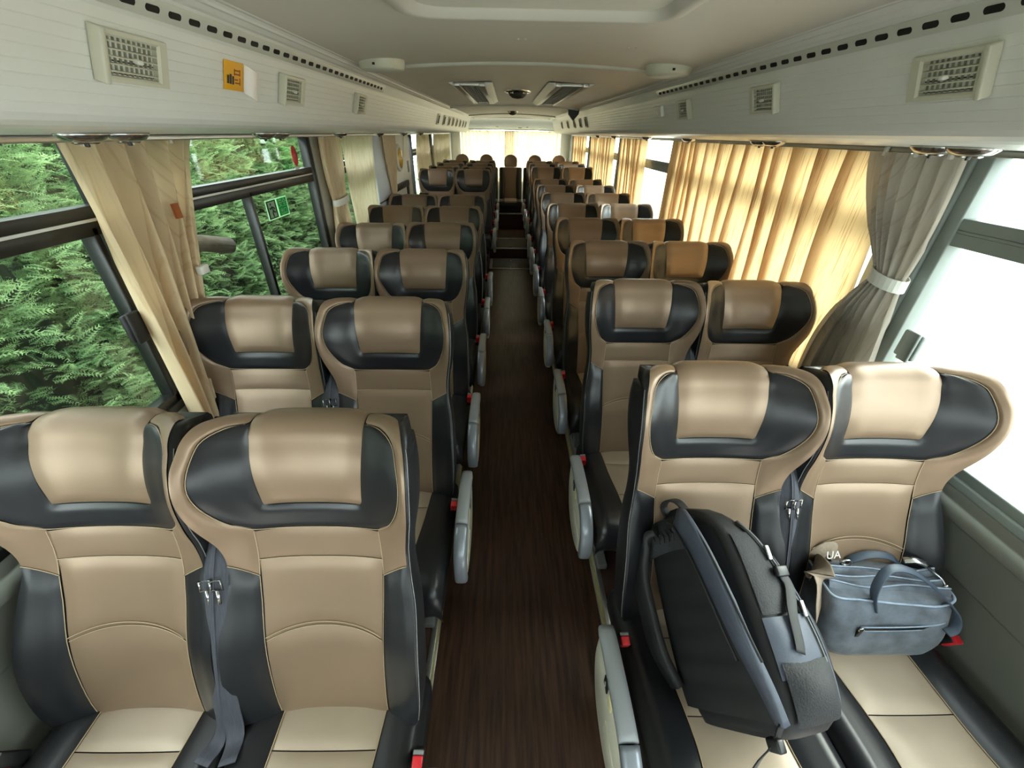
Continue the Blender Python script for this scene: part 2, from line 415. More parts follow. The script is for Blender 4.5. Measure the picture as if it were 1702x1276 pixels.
# air vents
def vent_proto():
    t = D.objects.new('air_vent', None); COL.objects.link(t)
    # local: x along coach (Y), z up the face, y outward from the face (towards aisle = -y)
    W2, H2 = .086, .040
    b = MB()
    outer = [(-W2, -H2), (W2, -H2), (W2, H2), (-W2, H2)]; inner = [(-.058, -.029), (.058, -.029), (.058, .029), (-.058, .029)]
    def ring(pts, y): return [(p[0], y, p[1]) for p in pts]
    rings = [ring(outer, 0), ring([(a * .985, c * .97) for a, c in outer], -.010), ring([(a * 1.1, c * 1.12) for a, c in inner], -.011), ring(inner, -.008), ring(inner, .004)]
    b.grid(rings, closev=True, smooth=False); b.build('frame', M_VENT, t)
    b = MB(); b.box((-.058, .001, -.029), (.058, .004, .029)); b.build('backing', M_VENTD, t)
    for i in range(5):
        z = -.022 + i * .011
        b = MB(); b.box((-.057, -.009, z - .0012), (.057, -.002, z + .0012), .0006, 1); b.build('louvre', M_VENT, t)
    for i in range(9):
        x = -.048 + i * .012
        b = MB(); b.box((x - .001, -.003, -.028), (x + .001, .002, .028)); b.build('vane', M_VENTV, t)
    b = MB(); b.box((-.004, -.017, -.005), (.009, -.006, .003), .002); b.build('knob', M_WHITEP, t)
    # raised outer lip at one end
    b = MB(); b.box((-W2 - .002, -.022, -H2 - .001), (-W2 + .010, -.001, H2 + .001), .003); b.build('end_lip', M_VENT, t)
    return t
VP = vent_proto(); first = [True]
def place_vent(s, y, label, z=1.886, sc=1.0, group='air vents along the overhead racks'):
    t = VP if first[0] else copy_tree(VP); first[0] = False
    tag(t, label, 'air vent', group)
    x = face_pt(z)
    t.location = (s * (x - .001), y, z); t.scale = (-s * sc, 1, 1)
    # local x -> along Y ; local -y -> towards aisle
    t.rotation_euler = (Matrix.Rotation(-s * FACE_ANG, 3, 'Y') @ Matrix.Rotation(-s * PI / 2, 3, 'Z')).to_euler()
ordn = ['first', 'second', 'third', 'fourth', 'fifth', 'sixth', 'seventh', 'eighth', 'ninth', 'tenth']
for s, nm in ((-1, 'hedge side rack'), (1, 'rack above the golden curtain')):
    for i, y in enumerate((.965, 1.625, 2.34)):
        place_vent(s, y, 'ivory slatted air vent on the %s, %s from the camera' % (nm, ordn[i]))
# rear slots
def slot_vent(s, y, label):
    t = thing('duct_slot', label, 'air vent', (0, 0, 0), 0, 'narrow duct slots in the rear rack panels')
    x = face_pt(1.885); t.location = (s * (x - .001), y, 1.885)
    t.rotation_euler = (Matrix.Rotation(-s * FACE_ANG, 3, 'Y') @ Matrix.Rotation(-s * PI / 2, 3, 'Z')).to_euler()
    b = MB(); b.box((-.075, -.008, -.048), (.075, .004, .048), .006); b.build('frame', M_VENT, t)
    b = MB(); b.box((-.05, -.010, -.036), (.05, .0, .036), .004); b.build('slot', M_VENTD, t)
for i, y in enumerate((4.92, 5.37, 5.82, 6.25, 6.7, 7.17, 7.65, 8.1)):
    slot_vent(-1, y, 'narrow dark duct slot at the rear of the hedge side rack, %s of eight' % ordn[i])
for i, y in enumerate((5.2, 5.6, 6.1, 6.74, 7.46)):
    slot_vent(1, y, 'narrow dark duct slot at the rear of the curtain side rack, %s of five' % ordn[i])

# side walls below the windows, sill duct
def wall(s):
    x0 = s * HALF; x1 = s * (HALF + .06)
    b = MB(); b.box((min(x0, x1), Y0, -.04), (max(x0, x1), Y1, .90))
    w = struct(b.build('wall_left' if s < 0 else 'wall_right', M_WALL))
    # header strip above the glass
    b = MB(); b.box((min(x0, x1), Y0, 1.745), (max(x0, x1), Y1, 2.12)); b.build('header_panel', M_WALL, w)
    # sill duct: rounded profile
    P = [(0, .67), (.008, .672), (.010, .68), (.010, .815), (.014, .820), (.026, .823), (.034, .832), (.036, .846), (.032, .860), (.020, .868), (.012, .870), (.010, .892), (0, .898)]
    b = MB(); b.grid([[(s * (HALF - d), y, z) for d, z in P] for y in (Y0, 4.0 if s < 0 else Y1 - .1)], flip=s < 0)
    b.build('sill_duct', M_WALL, w)
    b = MB(); b.box((min(s * (HALF - .004), s * (HALF + .03)), Y0, .895), (max(s * (HALF - .004), s * (HALF + .03)), Y1, .925), .006)
    b.build('sill_strip', M_FRAME if s < 0 else M_FRAME_GLARE, w)
    return w
wall(-1); wall(1)

# windows
wn = [0]
def window(s, y0, y1, mat, rail=True, divider=None, zb=.92, zt=1.752, mw=.03):
    wn[0] += 1; y0 *= WS; y1 *= WS; divider = divider * WS if divider else None
    xi, xo = s * (HALF + .004), s * (HALF + .05)
    lo, hi = min(xi, xo), max(xi, xo)
    b = MB()
    lo2, hi2 = min(xi - s * .006, xo), max(xi - s * .006, xo)
    b.box((lo2, y0, zb), (hi2, y0 + mw, zt), .004); b.box((lo2, y1 - mw, zb), (hi2, y1, zt), .004)
    b.box((lo, y0, zb - .005), (hi, y1, zb + .035), .004); b.box((lo, y0, zt - .012), (hi, y1, zt + .01), .004)
    w = struct(b.build('window_%d' % wn[0], mat))
    g = s * (HALF + .03)
    if rail:
        b = MB(); b.box((lo, y0 + .01, 1.551), (hi, y1 - .01, 1.583), .002); b.build('rail', mat, w)
        b = MB(); b.box((lo - .0 if s > 0 else lo, y0 + .01, 1.506), (hi, y1 - .01, 1.543), .002); b.build('rail', mat, w)
        b = MB(); b.box((min(xi - s * .001, xi + s * .02), y0 + .01, 1.543), (max(xi - s * .001, xi + s * .02), y1 - .01, 1.551), .001); b.build('rail_strip', M_STRIP if s < 0 else mat, w)
        b = MB(); b.box((min(g, g + s * .004), y0 + .02, 1.575), (max(g, g + s * .004), y1 - .02, zt)); b.build('pane', M_GLASS, w)
        edges = [y0 + .02] + ([divider] if divider else []) + [y1 - .02]
        for a, c in zip(edges[:-1], edges[1:]):
            b = MB(); b.box((min(g, g + s * .004), a, zb + .02), (max(g, g + s * .004), c, 1.53)); b.build('pane', M_GLASS, w)
        if divider:
            b = MB(); b.box((lo, divider - .011, zb), (hi, divider + .011, 1.53), .004); b.build('sash_bar', mat, w)
    else:
        b = MB(); b.box((min(g, g + s * .004), y0 + .02, zb + .02), (max(g, g + s * .004), y1 - .02, zt)); b.build('pane', M_GLASS, w)
    return w
def pillar(s, y0, y1, mat):
    y0 *= WS; y1 = min(y1 * WS, Y1)
    x0, x1 = sorted((s * (HALF - .012), s * (HALF + .06)))
    b = MB(); b.box((x0, y0, .90), (x1, y1, 1.76), .01); struct(b.build('wall_pillar', mat))
# left (hedge) side
window(-1, -1.3, 1.285, M_FRAME, divider=1.205); pillar(-1, 1.285, 1.40, M_PILLAR)
window(-1, 1.40, 2.76, M_FRAME, divider=2.015, mw=.05); pillar(-1, 2.76, 2.98, M_PILLAR)
window(-1, 2.98, 3.98, M_FRAME); pillar(-1, 3.98, 4.08, M_FRAME)
window(-1, 5.66, 7.12, M_FRAME); pillar(-1, 7.12, 7.22, M_PILLAR)
window(-1, 7.22, 9.2, M_FRAME); pillar(-1, 9.2, 10.05, M_PILLAR)
# right side
window(1, -1.3, 1.255, M_FRAME_GLARE, mw=.045); pillar(1, 1.255, 1.42, M_FRAME_GLARE)
window(1, 1.42, 3.40, M_FRAME_GLARE); pillar(1, 3.40, 3.50, M_FRAME_GLARE)
window(1, 3.50, 5.30, M_FRAME_GLARE); pillar(1, 5.30, 5.40, M_FRAME_GLARE)
window(1, 5.40, 7.30, M_FRAME_GLARE); pillar(1, 7.30, 7.40, M_FRAME_GLARE)
window(1, 7.40, 9.2, M_FRAME_GLARE); pillar(1, 9.2, 10.05, M_PILLAR)

# window catches
def catch(s, y, z, label, mat=M_RUB):
    t = thing('window_catch', label, 'window catch', (s * (HALF - .0), y, z))
    b = MB(); b.box((min(0, -s * .018), -.035, -.045), (max(0, -s * .018), .035, .045), .006); b.build('body', mat, t)
    b = MB(); b.box((min(-s * .016, -s * .028), -.03, -.05), (max(-s * .016, -s * .028), .01, .05), .004); b.build('grip', mat, t)
catch(-1, 1.22, 1.235, 'black window catch on the frame beside the slanting beige curtain')
catch(1, 1.20, 1.20, 'grey ribbed window catch beside the tied grey curtain', M_FRAME_GLARE)

# rear wall with window
b = MB(); b.box((-1.33, Y1, .2), (1.33, Y1 + .05, .95)); b.box((-1.33, Y1, 1.83), (1.33, Y1 + .05, 2.12))
b.box((-1.33, Y1, .95), (-1.06, Y1 + .05, 1.83)); b.box((1.06, Y1, .95), (1.33, Y1 + .05, 1.83))
rw = struct(b.build('wall_rear', M_WALLW))
b = MB(); b.box((-1.06, Y1 + .02, .95), (1.06, Y1 + .026, 1.83)); rg = b.build('window_11', M_GLASS); struct(rg)
b = MB(); b.grid([[(x, 9.72 + .3 * i / 6, ceil_z(x * .62) - .01 - .20 * (i / 6) ** 1.6) for x in [-1.0 + 2.0 * k / 24 for k in range(25)]] for i in range(7)])
struct(b.build('trim_%d' % n, M_RACKD)); n += 1

# front end behind the camera: added wall, windscreen narrowed to hold back daylight
b = MB(); b.box((-1.33, Y0 - .06, -.04), (1.33, Y0, 1.15)); b.box((-1.33, Y0 - .06, 1.55), (1.33, Y0, 2.14))
b.box((-1.33, Y0 - .06, 1.15), (-1.05, Y0, 1.55)); b.box((1.05, Y0 - .06, 1.15), (1.33, Y0, 1.55))
struct(b.build('wall_front_blocker', M_WALL))
b = MB(); b.box((-1.05, Y0 - .03, 1.15), (1.05, Y0 - .024, 1.55)); struct(b.build('window_12', M_GLASS))

# door on the hedge side (white inner panel)
b = MB(); b.box((-HALF - .05, 4.08, .05), (-HALF + .03, 4.60, 1.76), .01); bp = struct(b.build('wall_column', M_BLUEP))
b = MB(); b.box((-HALF + .028, 4.08, 1.20), (-HALF + .033, 4.60, 1.212)); b.build('joint', M_FRAME, bp)
b = MB(); b.box((-HALF - .04, 4.60, .02), (-HALF + .02, 5.66, 1.77), .008); dr = struct(b.build('door_1', M_WALLW))
b = MB(); b.tube(spl3([(-HALF + .021, 4.62, 1.45), (-HALF + .021, 4.72, 1.47), (-HALF + .021, 4.78, 1.60), (-HALF + .021, 4.90, 1.73)], 14), .006, 6)
b.tube(spl3([(-HALF + .021, 5.12, 1.50), (-HALF + .021, 5.25, 1.52), (-HALF + .021, 5.36, 1.66), (-HALF + .021, 5.40, 1.75)], 14), .006, 6); b.build('moulding', M_RACKD, dr)
b = MB(); b.box((-HALF + .015, 4.62, 1.23), (-HALF + .045, 5.36, 1.29), .004); b.build('rail', M_DPLAST, dr)
b = MB(); b.box((-HALF + .015, 5.30, .6), (-HALF + .04, 5.36, 1.26), .004); b.build('rail', M_DPLAST, dr)
b = MB(); b.box((-HALF + .018, 5.46, 1.36), (-HALF + .024, 5.54, 1.48), .002); b.build('notice', M_LEG, dr)
t = thing('wall_clock', 'oval gold dial with pale rim on the white door panel', 'clock', (-HALF + .02, 5.02, 1.53))
R90 = Matrix.Rotation(PI / 2, 4, 'Y')
b = MB(); b.lathe([(.0, .0), (.12, .0), (.13, .012), (.12, .026), (.10, .03)], 32, R90); b.build('rim', M_WALLW, t)
b = MB(); b.lathe([(.10, .028), (.09, .036), (.0, .036)], 32, R90); dl = b.build('dial', M_CLOCK, t)
b = MB(); b.box((.036, -.004, -.002), (.04, .004, .06)); b.box((.036, -.002, -.002), (.04, .045, .006)); b.build('hands', M_FRAME, dl)

# ================================================================== SEATS
PROF = [(-.07, -.030), (0, .0), (.10, .016), (.22, .020), (.34, .006), (.46, -.002), (.53, .002), (.58, .012), (.65, .024), (.70, .023), (.74, .014)]
HW = [(-.07, .203), (0, .217), (.08, .226), (.20, .228), (.33, .222), (.42, .209), (.48, .210), (.53, .219), (.58, .229), (.64, .2345), (.70, .234), (.745, .227), (.785, .217), (.82, .204), (.86, .192), (.90, .183)]
WING = [(-.07, .045), (.0, .055), (.2, .060), (.36, .042), (.43, .034), (.49, .050), (.55, .078), (.62, .094), (.70, .092), (.75, .080), (.80, .070), (.90, .06)]
def hwf(t): return interp(HW, t)
def S(x, t):
    """front surface of the backrest: returns (x, y_forward(-), z_up) in back frame"""
    if t <= .74: u, v = t, interp(PROF, t)
    else:
        tau = min(PI, (t - .74) / .05); u = .74 + .047 * math.sin(tau); v = .014 - .05 * (1 - math.cos(tau))
    q = min(1.0, abs(x) / hwf(t))
    v += interp(WING, t) * q ** 2.7
    return Vector((x, -v, u))
def SN(x, t):
    e = .004
    d1 = S(x + e, t) - S(x - e, t); d2 = S(x, t + e) - S(x, t - e)
    nn = d1.cross(d2); return nn.normalized() if nn.length > 0 else Vector((0, -1, 0))
def patch(mb, A, B, na, puff, e=(1, 1, 1, 1), side=1):
    """ruled patch between boundary polylines A and B (lists of (x,t)); puffs up between seams. e: seam flags start,end,A,B"""
    P = []
    nb = len(A)
    for i in range(nb):
        row = []
        for k in range(na):
            a = k / (na - 1); x = A[i][0] * (1 - a) + B[i][0] * a; t = A[i][1] * (1 - a) + B[i][1] * a
            bb = i / (nb - 1)
            d = 1.0
            if e[0]: d = min(d, bb * nb / 2.2)
            if e[1]: d = min(d, (1 - bb) * nb / 2.2)
            if e[2]: d = min(d, a * na / 2.2)
            if e[3]: d = min(d, (1 - a) * na / 2.2)
            d = max(0, min(1, d)); d = math.sin(d * PI / 2)
            row.append(S(x * side, t) + SN(x * side, t) * (puff * d + .0005))
        P.append(row)
    mb.grid(P)
U_OUT = [(-.132, .782), (-.165, .776), (-.197, .753), (-.210, .712), (-.216, .662), (-.206, .608), (-.180, .556), (-.147, .528), (-.10, .521), (0, .52)]
U_IN = [(-.125, .782), (-.124, .755), (-.123, .725), (-.121, .695), (-.119, .66), (-.116, .625), (-.113, .603), (-.106, .588), (-.08, .585), (0, .585)]
def mirror(L): return L + [(-x, t) for x, t in L[-2::-1]]
def back_parts(parent, recline):
    J = (0, 0, .40); out = []
    def put(mb, name, mat, lab=None):
        o = mb.build(name, mat, parent); o.location = J; o.rotation_euler = (-recline, 0, 0)
        if lab: o['label'] = lab
        out.append(o); return o
    # headrest centre panel
    m = MB(); ts = [.588 + (.895 - .588) * i / 30 for i in range(31)]
    xh = [(.585, .111), (.61, .113), (.66, .118), (.72, .122), (.78, .124), (.9, .122)]
    patch(m, [(-interp(xh, t), t) for t in ts], [(interp(xh, t), t) for t in ts], 15, .010)
    put(m, 'headrest_panel', M_TAN)
    m = MB(); patch(m, resample(mirror(U_OUT), 61), resample(mirror(U_IN), 61), 9, .006)
    put(m, 'headrest_surround', M_BLK, 'black U-shaped surround of the headrest')
    inner = [(-.147, .398), (-.143, .46), (-.143, .522), (-.182, .554), (-.2085, .606), (-.2185, .662), (-.2125, .713), (-.199, .756), (-.166, .7795), (-.131, .785), (-.1265, .80), (-.1255, .825), (-.1245, .855), (-.123, .895)]
    tt = [.436, .475, .52, .556, .606, .660, .708, .745, .770, .786, .802, .825, .855, .895]
    outer = [(-hwf(t), t) for t in tt]
    for s in (1, -1):
        m = MB(); patch(m, resample(inner, 49), [(-hwf(t), t) for x, t in resample(outer, 49)], 7, .005, side=s)
        put(m, 'shoulder_panel', M_TAN)
        m = MB()
        A = [(-.139 - .008 * i / 24, -.06 + (.396 + .06) * i / 24) for i in range(25)]
        B = [(-hwf(-.06 + (.434 + .06) * i / 24), -.06 + (.434 + .06) * i / 24) for i in range(25)]
        patch(m, A, B, 9, .007, side=s); put(m, 'side_bolster', M_BLK)
    m = MB(); A = [(-.146 + .003 * i / 6, .440 + (.517 - .440) * i / 6) for i in range(7)]
    patch(m, A, [(-x, t) for x, t in A], 13, .004); put(m, 'neck_panel', M_TAN)
    # arched lumbar seam: build the two centre panels column wise
    def arch(x): return .232 + .030 * (1 - (x / .14) ** 2)
    cols = [-.1 + .2 * k / 18 for k in range(19)]
    m = MB()
    A = [(x * 1.40, arch(x * 1.4)) for x in cols]; B = [(x * 1.45, .437) for x in cols]
    patch(m, A, B, 13, .006); put(m, 'upper_back_panel', M_TAN)
    A = [(x * 1.37, -.06) for x in cols]; B = [(x * 1.40, arch(x * 1.4) - .002) for x in cols]
    m = MB(); patch(m, A, B, 13, .007); put(m, 'lower_back_panel', M_TAN)
    # shell: sides, back
    m = MB(); rows = []
    for i in range(44):
        t = -.07 + (.897 + .07) * i / 43; h = hwf(t); ring = []
        nf = 12
        for k in range(nf + 1):
            x = -h + 2 * h * k / nf; ring.append(S(x, t) - SN(x, t) * .002)
        ct = S(0, min(t, .74)); top = max(0, (t - .74) / .157)
        yb = .090 if t < .45 else .090 - .02 * min(1, (t - .45) / .3)
        ub = S(0, t).z if t <= .74 else S(0, t).z
        ye = ring[-1].y
        def bk(fr, dx): return Vector(((h + dx), ye + fr * (yb - ye), S(h, t).z))
        if t > .74:
            yb = S(0, t).y + .012; 
            back = [Vector((h * q, yb + (1 - abs(q)) * 0.0 + .004, S(0, t).z - .012 * top)) for q in (1, .7, .35, 0, -.35, -.7, -1)]
            ring += back
        else:
            sd = [bk(.12, .005), bk(.35, .007), bk(.62, .004), Vector((h - .012, yb - .01, t)), Vector((h - .05, yb, t))]
            ring += sd + [Vector((0, yb + .006, t))] + [Vector((-p.x, p.y, p.z)) for p in sd[::-1]]
        # resample the ring tail to equal length
        tail = ring[nf + 1:]
        L = len(tail); want = 11
        if L != want:
            tail = [tail[min(L - 1, int(round(q * (L - 1) / (want - 1))))] for q in range(want)]
        rows.append(ring[:nf + 1] + tail)
    m.grid(rows, closev=True)
    put(m, 'backrest_shell', M_SHELL)
    # seams
    m = MB()
    def seam(pts, r=.0010, off=.0022): m.tube([S(x, t) + SN(x, t) * off for x, t in pts], r, 5, cap=False)
    seam(resample(mirror([(x - .0015 if x < 0 else x, t - .001) for x, t in U_OUT]), 70))
    seam([(-.1475 + .0035 * i / 10, .40 + .118 * i / 10) for i in range(11)]); seam([(.1475 - .0035 * i / 10, .40 + .118 * i / 10) for i in range(11)])
    seam([(-.146 + .292 * i / 12, .4385) for i in range(13)])
    for s in (1, -1):
        seam([(s * (.1475 + (hwf(.435) - .1475) * i / 8), .397 + .038 * i / 8) for i in range(9)])
        seam([(s * (.1375 + .010 * (i / 12)), .0 + .396 * i / 12) for i in range(13)], .0010)
    seam([(x * 1.40, arch(x * 1.4) - .001) for x in cols]); seam([(x * 1.40, arch(x * 1.4) + .010) for x in cols], .001, .0065)
    put(m, 'seam_piping', M_STITCH)['kind'] = 'stuff'
    m = MB()
    for s in (1, -1):
        m.tube([S(s * hwf(t), t) + Vector((s * .0045, .010, 0)) for t in [.0 + .745 * i / 40 for i in range(41)]], .0009, 5, cap=False)
    put(m, 'edge_stitching', M_WSTITCH)['kind'] = 'stuff'
    return out

def cush_z(x, y, h=.232):
    q = min(1, abs(x) / h)
    base = interp([(-.50, .40), (-.42, .418), (-.30, .412), (-.15, .398), (0, .392), (.06, .39)], y)
    return base + .022 * q ** 2.5
CPATH = [(.06, 0), (-.02, 0), (-.10, 0), (-.20, 0), (-.30, 0), (-.38, 0), (-.43, 0), (-.462, -.012), (-.482, -.045), (-.486, -.09), (-.480, -.13)]
def CS(x, w):
    """cushion surface: w in 0..1 along CPATH"""
    k = w * (len(CPATH) - 1)
    y = interp([(i, p[0]) for i, p in enumerate(CPATH)], k); dz = interp([(i, p[1]) for i, p in enumerate(CPATH)], k)
    q = min(1, abs(x) / .232)
    z = cush_z(x, max(y, -.43)) + dz
    z -= .045 * max(0, (q - .86) / .14) ** 2
    return Vector((x, y, z))
def cush_patch(m, A, B, na, puff):
    P = []; nb = len(A)
    for i in range(nb):
        row = []
        for k in range(na):
            a = k / (na - 1); x = A[i][0] * (1 - a) + B[i][0] * a; w = A[i][1] * (1 - a) + B[i][1] * a
            bb = i / (nb - 1); d = min(1, bb * nb / 2.2, (1 - bb) * nb / 2.2, a * na / 2.2, (1 - a) * na / 2.2)
            e = .01
            nn = (CS(x + .004, w) - CS(x - .004, w)).cross(CS(x, max(0, w - e)) - CS(x, min(1, w + e))).normalized()
            row.append(CS(x, w) + nn * (puff * math.sin(max(0, d) * PI / 2) + .0005))
        P.append(row)
    m.grid(P)
CXH = [(0, .134), (.25, .124), (.45, .112), (.65, .122), (1, .130)]
def cushion_parts(parent):
    segs = [(.02, .195), (.198, .395), (.398, .98)]
    for a, c in segs:
        m = MB(); ws = [a + (c - a) * i / 14 for i in range(15)]
        cush_patch(m, [(-interp(CXH, w), w) for w in ws], [(interp(CXH, w), w) for w in ws], 11, .007)
        m.build('cushion_panel', M_CUSH, parent)
    for s in (1, -1):
        m = MB(); ws = [.01 + .98 * i / 24 for i in range(25)]
        cush_patch(m, [(s * (interp(CXH, w) + .002), w) for w in ws], [(s * .232, w) for w in ws], 8, .006)
        m.build('cushion_bolster', M_BLK, parent)
        m2 = MB(); m2.tube([CS(s * (interp(CXH, w) + .001), w) + Vector((0, 0, .003)) for w in ws[1:-1]], .0014, 5, cap=False)
        m2.build('seam_piping', M_STITCH, parent)
    m = MB(); m.box((-.231, -.474, .27), (.231, .09, .372), .03, 3); m.build('cushion_base', M_SHELL, parent)
    m = MB(); m.box((-.21, -.40, .22), (.21, .07, .275), .008); m.build('seat_frame', M_DPLAST, parent)

ARM_POLY = [(-.165, .488), (-.30, .492), (-.43, .482), (-.495, .44), (-.515, .37), (-.505, .31), (-.45, .262), (-.36, .236), (-.26, .25), (-.20, .30), (-.165, .38)]
def armrest(parent, s, raised=False):
    x0, x1 = .268, .300
    m = MB()
    poly = resample(ARM_POLY + [ARM_POLY[0]], 45)[:-1]
    cy, cz = -.34, .37
    ins = [(cy + (y - cy) * .955, cz + (z - cz) * .93) for y, z in poly]
    rings = [[(s * x, y, z) for y, z in pl] for x, pl in ((x0, ins), (x0 + .004, poly), (x1 - .006, poly), (x1, ins))]
    m.grid(rings, closev=True); nn = len(poly)
    m.add(rings[0], [tuple(range(nn))]); m.add(rings[-1], [tuple(range(nn))])
    h = m.build('armrest', M_PLAST, parent)
    # recessed side groove panel
    m = MB(); m.box((s * (x1 - .002) if s > 0 else s * (x1 + .003), -.47, .30), (s * (x1 + .003) if s > 0 else s * (x1 - .002), -.33, .36), .0025); m.build('side_panel', M_PLAST, h)
    m = MB(); path = [(-.160, .497), (-.22, .503), (-.30, .505), (-.37, .503), (-.42, .496)]
    rings = []
    sec = [(.260, -.012), (.2605, .006), (.266, .013), (.276, .0155), (.290, .0155), (.300, .013), (.3055, .006), (.306, -.012)]
    for i, (y, z) in enumerate(resample(path, 14)):
        k = .8 if i == 0 else 1
        rings.append([(s * (.283 + (sx - .283) * (.9 if i == 0 else 1)), y, z + sz * k) for sx, sz in sec])
    m.grid(rings, closev=True); m.add(rings[0], [tuple(range(8))]); m.add(rings[-1], [tuple(range(8))])
    m.build('arm_pad', M_PAD, h)
    m = MB(); path = [(-.423, .4955), (-.46, .480), (-.495, .450), (-.516, .41), (-.522, .36), (-.518, .32)]
    pts = resample(path, 16); rings = []
    for i, (y, z) in enumerate(pts):
        ty = pts[min(15, i + 1)][0] - pts[max(0, i - 1)][0]; tz = pts[min(15, i + 1)][1] - pts[max(0, i - 1)][1]
        L = math.hypot(ty, tz); ny, nz = tz / L, -ty / L
        if nz < 0 and i < 3: ny, nz = -ny, -nz
        ny, nz = (-abs(ny), abs(nz)) 
        rings.append([(s * sx, y + ny * sz, z + nz * sz) for sx, sz in sec])
    m.grid(rings, closev=True); m.add(rings[0], [tuple(range(8))]); m.add(rings[-1], [tuple(range(8))])
    m.build('arm_pad_end', M_SILV, h)
    def plate(y, z, hy, hz, mat, name, t=.003, rot=0):
        m = MB(); m.box((-t, -hy, -hz), (t, hy, hz), .0015); o = m.build(name, mat, h); o.location = (s * (x1 + .001), y, z); return o
    plate(-.285, .455, .016, .017, M_DPLAST, 'recline_button')
    m = MB(); a = .010; xx = s * (x1 + .0048)
    m.add([(xx, -.285 - a * .55, .457), (xx, -.285 + a * .55, .457), (xx, -.285, .457 + a)], [(0, 1, 2)], False)
    m.add([(xx, -.285 - a * .55, .453), (xx, -.285 + a * .55, .453), (xx, -.285, .453 - a)], [(0, 1, 2)], False)
    m.build('button_arrows', M_ICON, h)
    plate(-.328, .452, .015, .015, M_BTN, 'call_button')
    if raised: h.rotation_euler = (0.0, 0, 0)
    return h

def buckle(parent, s):
    m = MB(); m.box((-.013, -.016, -.055), (.013, .016, .02), .005); o = m.build('belt_buckle', M_DPLAST, parent)
    o.location = (s * .240, -.125, .452); o.rotation_euler = (.35, s * .12, 0)
    m = MB(); m.box((-.0115, -.019, -.022), (.0115, .004, .026), .003); m.build('release_button', M_RED, o)
    m = MB(); m.box((-.012, .005, .012), (.012, .014, .024), .002); m.build('latch_plate', M_LEG, o)
def belt(parent, s, recline):
    sr, cr = math.sin(recline), math.cos(recline)
    def bp(x, t, v): return (x, t * sr - v * cr, .40 + t * cr + v * sr)
    X = -s
    m = MB()
    m.ribbon(spl3([bp(X * .222, .56, -.03), bp(X * .224, .46, .030), bp(X * .224, .3, .062), bp(X * .222, .12, .078), bp(X * .218, .0, .078), (X * .206, -.13, .43)], 22), [(1, .6 * s, 0)] * 22, .038, .0025)
    m.build('seat_belt', M_WEB, parent)
    m = MB()
    m.ribbon(spl3([bp(X * .232, .50, -.02), bp(X * .236, .36, .022), bp(X * .236, .18, .040), bp(X * .232, .02, .045)], 16), [(1, 2.5 * s, 0)] * 16, .040, .0025)
    m.build('seat_belt', M_WEB, parent)
    m = MB(); m.tube([(-.012, 0, -.012), (-.012, 0, .012), (.012, 0, .014), (.012, 0, -.012)], .003, 6, closed=True); m.tube([(0, 0, -.012), (.002, -.004, -.045)], .004, 6); o = m.build('belt_tongue', M_METAL, parent)
    o.location = bp(X * .224, .40, .056); o.rotation_euler = (-recline, 0, .2)

def leg(parent, s):
    m = MB(); m.box((-.02, -.36, 0.0), (.02, -.02, .03), .004); m.box((-.016, -.30, .02), (.016, -.22, .24), .006); m.box((-.016, -.12, .02), (.016, -.04, .24), .006)
    o = m.build('leg', M_LEG, parent); o.location = (s * .14, 0, 0)
    m = MB(); m.box((-.02, -.36, 0.0), (.02, -.02, .03), .004); m.box((-.016, -.30, .02), (.016, -.22, .24), .006)
    o = m.build('leg', M_LEG, parent); o.location = (-s * .14, 0, 0)

LASTS = []
def arm_shift(t, dx, dy):
    for c in t.children:
        if c.name.startswith('armrest'): c.location = (dx, dy, 0)
PROTOS = {}
def seat_proto(kind, recline):
    """kind: aisle or wall; s: side the buckle/armrest is on"""
    key = (kind, round(recline, 3))
    if key in PROTOS: return PROTOS[key]
    role, s = kind
    t = D.objects.new('coach_seat', None); COL.objects.link(t)
    base = next(iter(PROTOS.values()), None)
    if base is not None:
        # reuse meshes of the first prototype for back and cushion
        for ch in base.children:
            if ch.name.split('.')[0] in ('headrest_panel', 'headrest_surround', 'shoulder_panel', 'side_bolster', 'neck_panel', 'upper_back_panel', 'lower_back_panel', 'backrest_shell', 'seam_piping', 'edge_stitching', 'cushion_panel', 'cushion_bolster', 'cushion_base', 'seat_frame'):
                c = ch.copy(); COL.objects.link(c); c.parent = t
                if abs(c.rotation_euler.x) > .01: c.rotation_euler = (-recline, 0, 0)
    else:
        back_parts(t, recline); cushion_parts(t)
    if role == 'aisle': armrest(t, s)
    buckle(t, s); belt(t, s, recline); leg(t, s)
    PROTOS[key] = t; t['unused'] = 1
    return t
def place_seat(kind, x, ycrest, plat, label, group, recline=.295, scale=1.0):
    p = seat_proto(kind, recline)
    if 'unused' in p.keys():
        t = p; del t['unused']
    else:
        t = copy_tree(p); arm_shift(t, 0, 0)
    tag(t, label, 'seat', group)
    # crest offset (u=.787, v=-.036)
    dy = .787 * math.sin(recline) + .036 * math.cos(recline)
    t.location = (x, ycrest - dy, plat); LASTS.append(t); return t

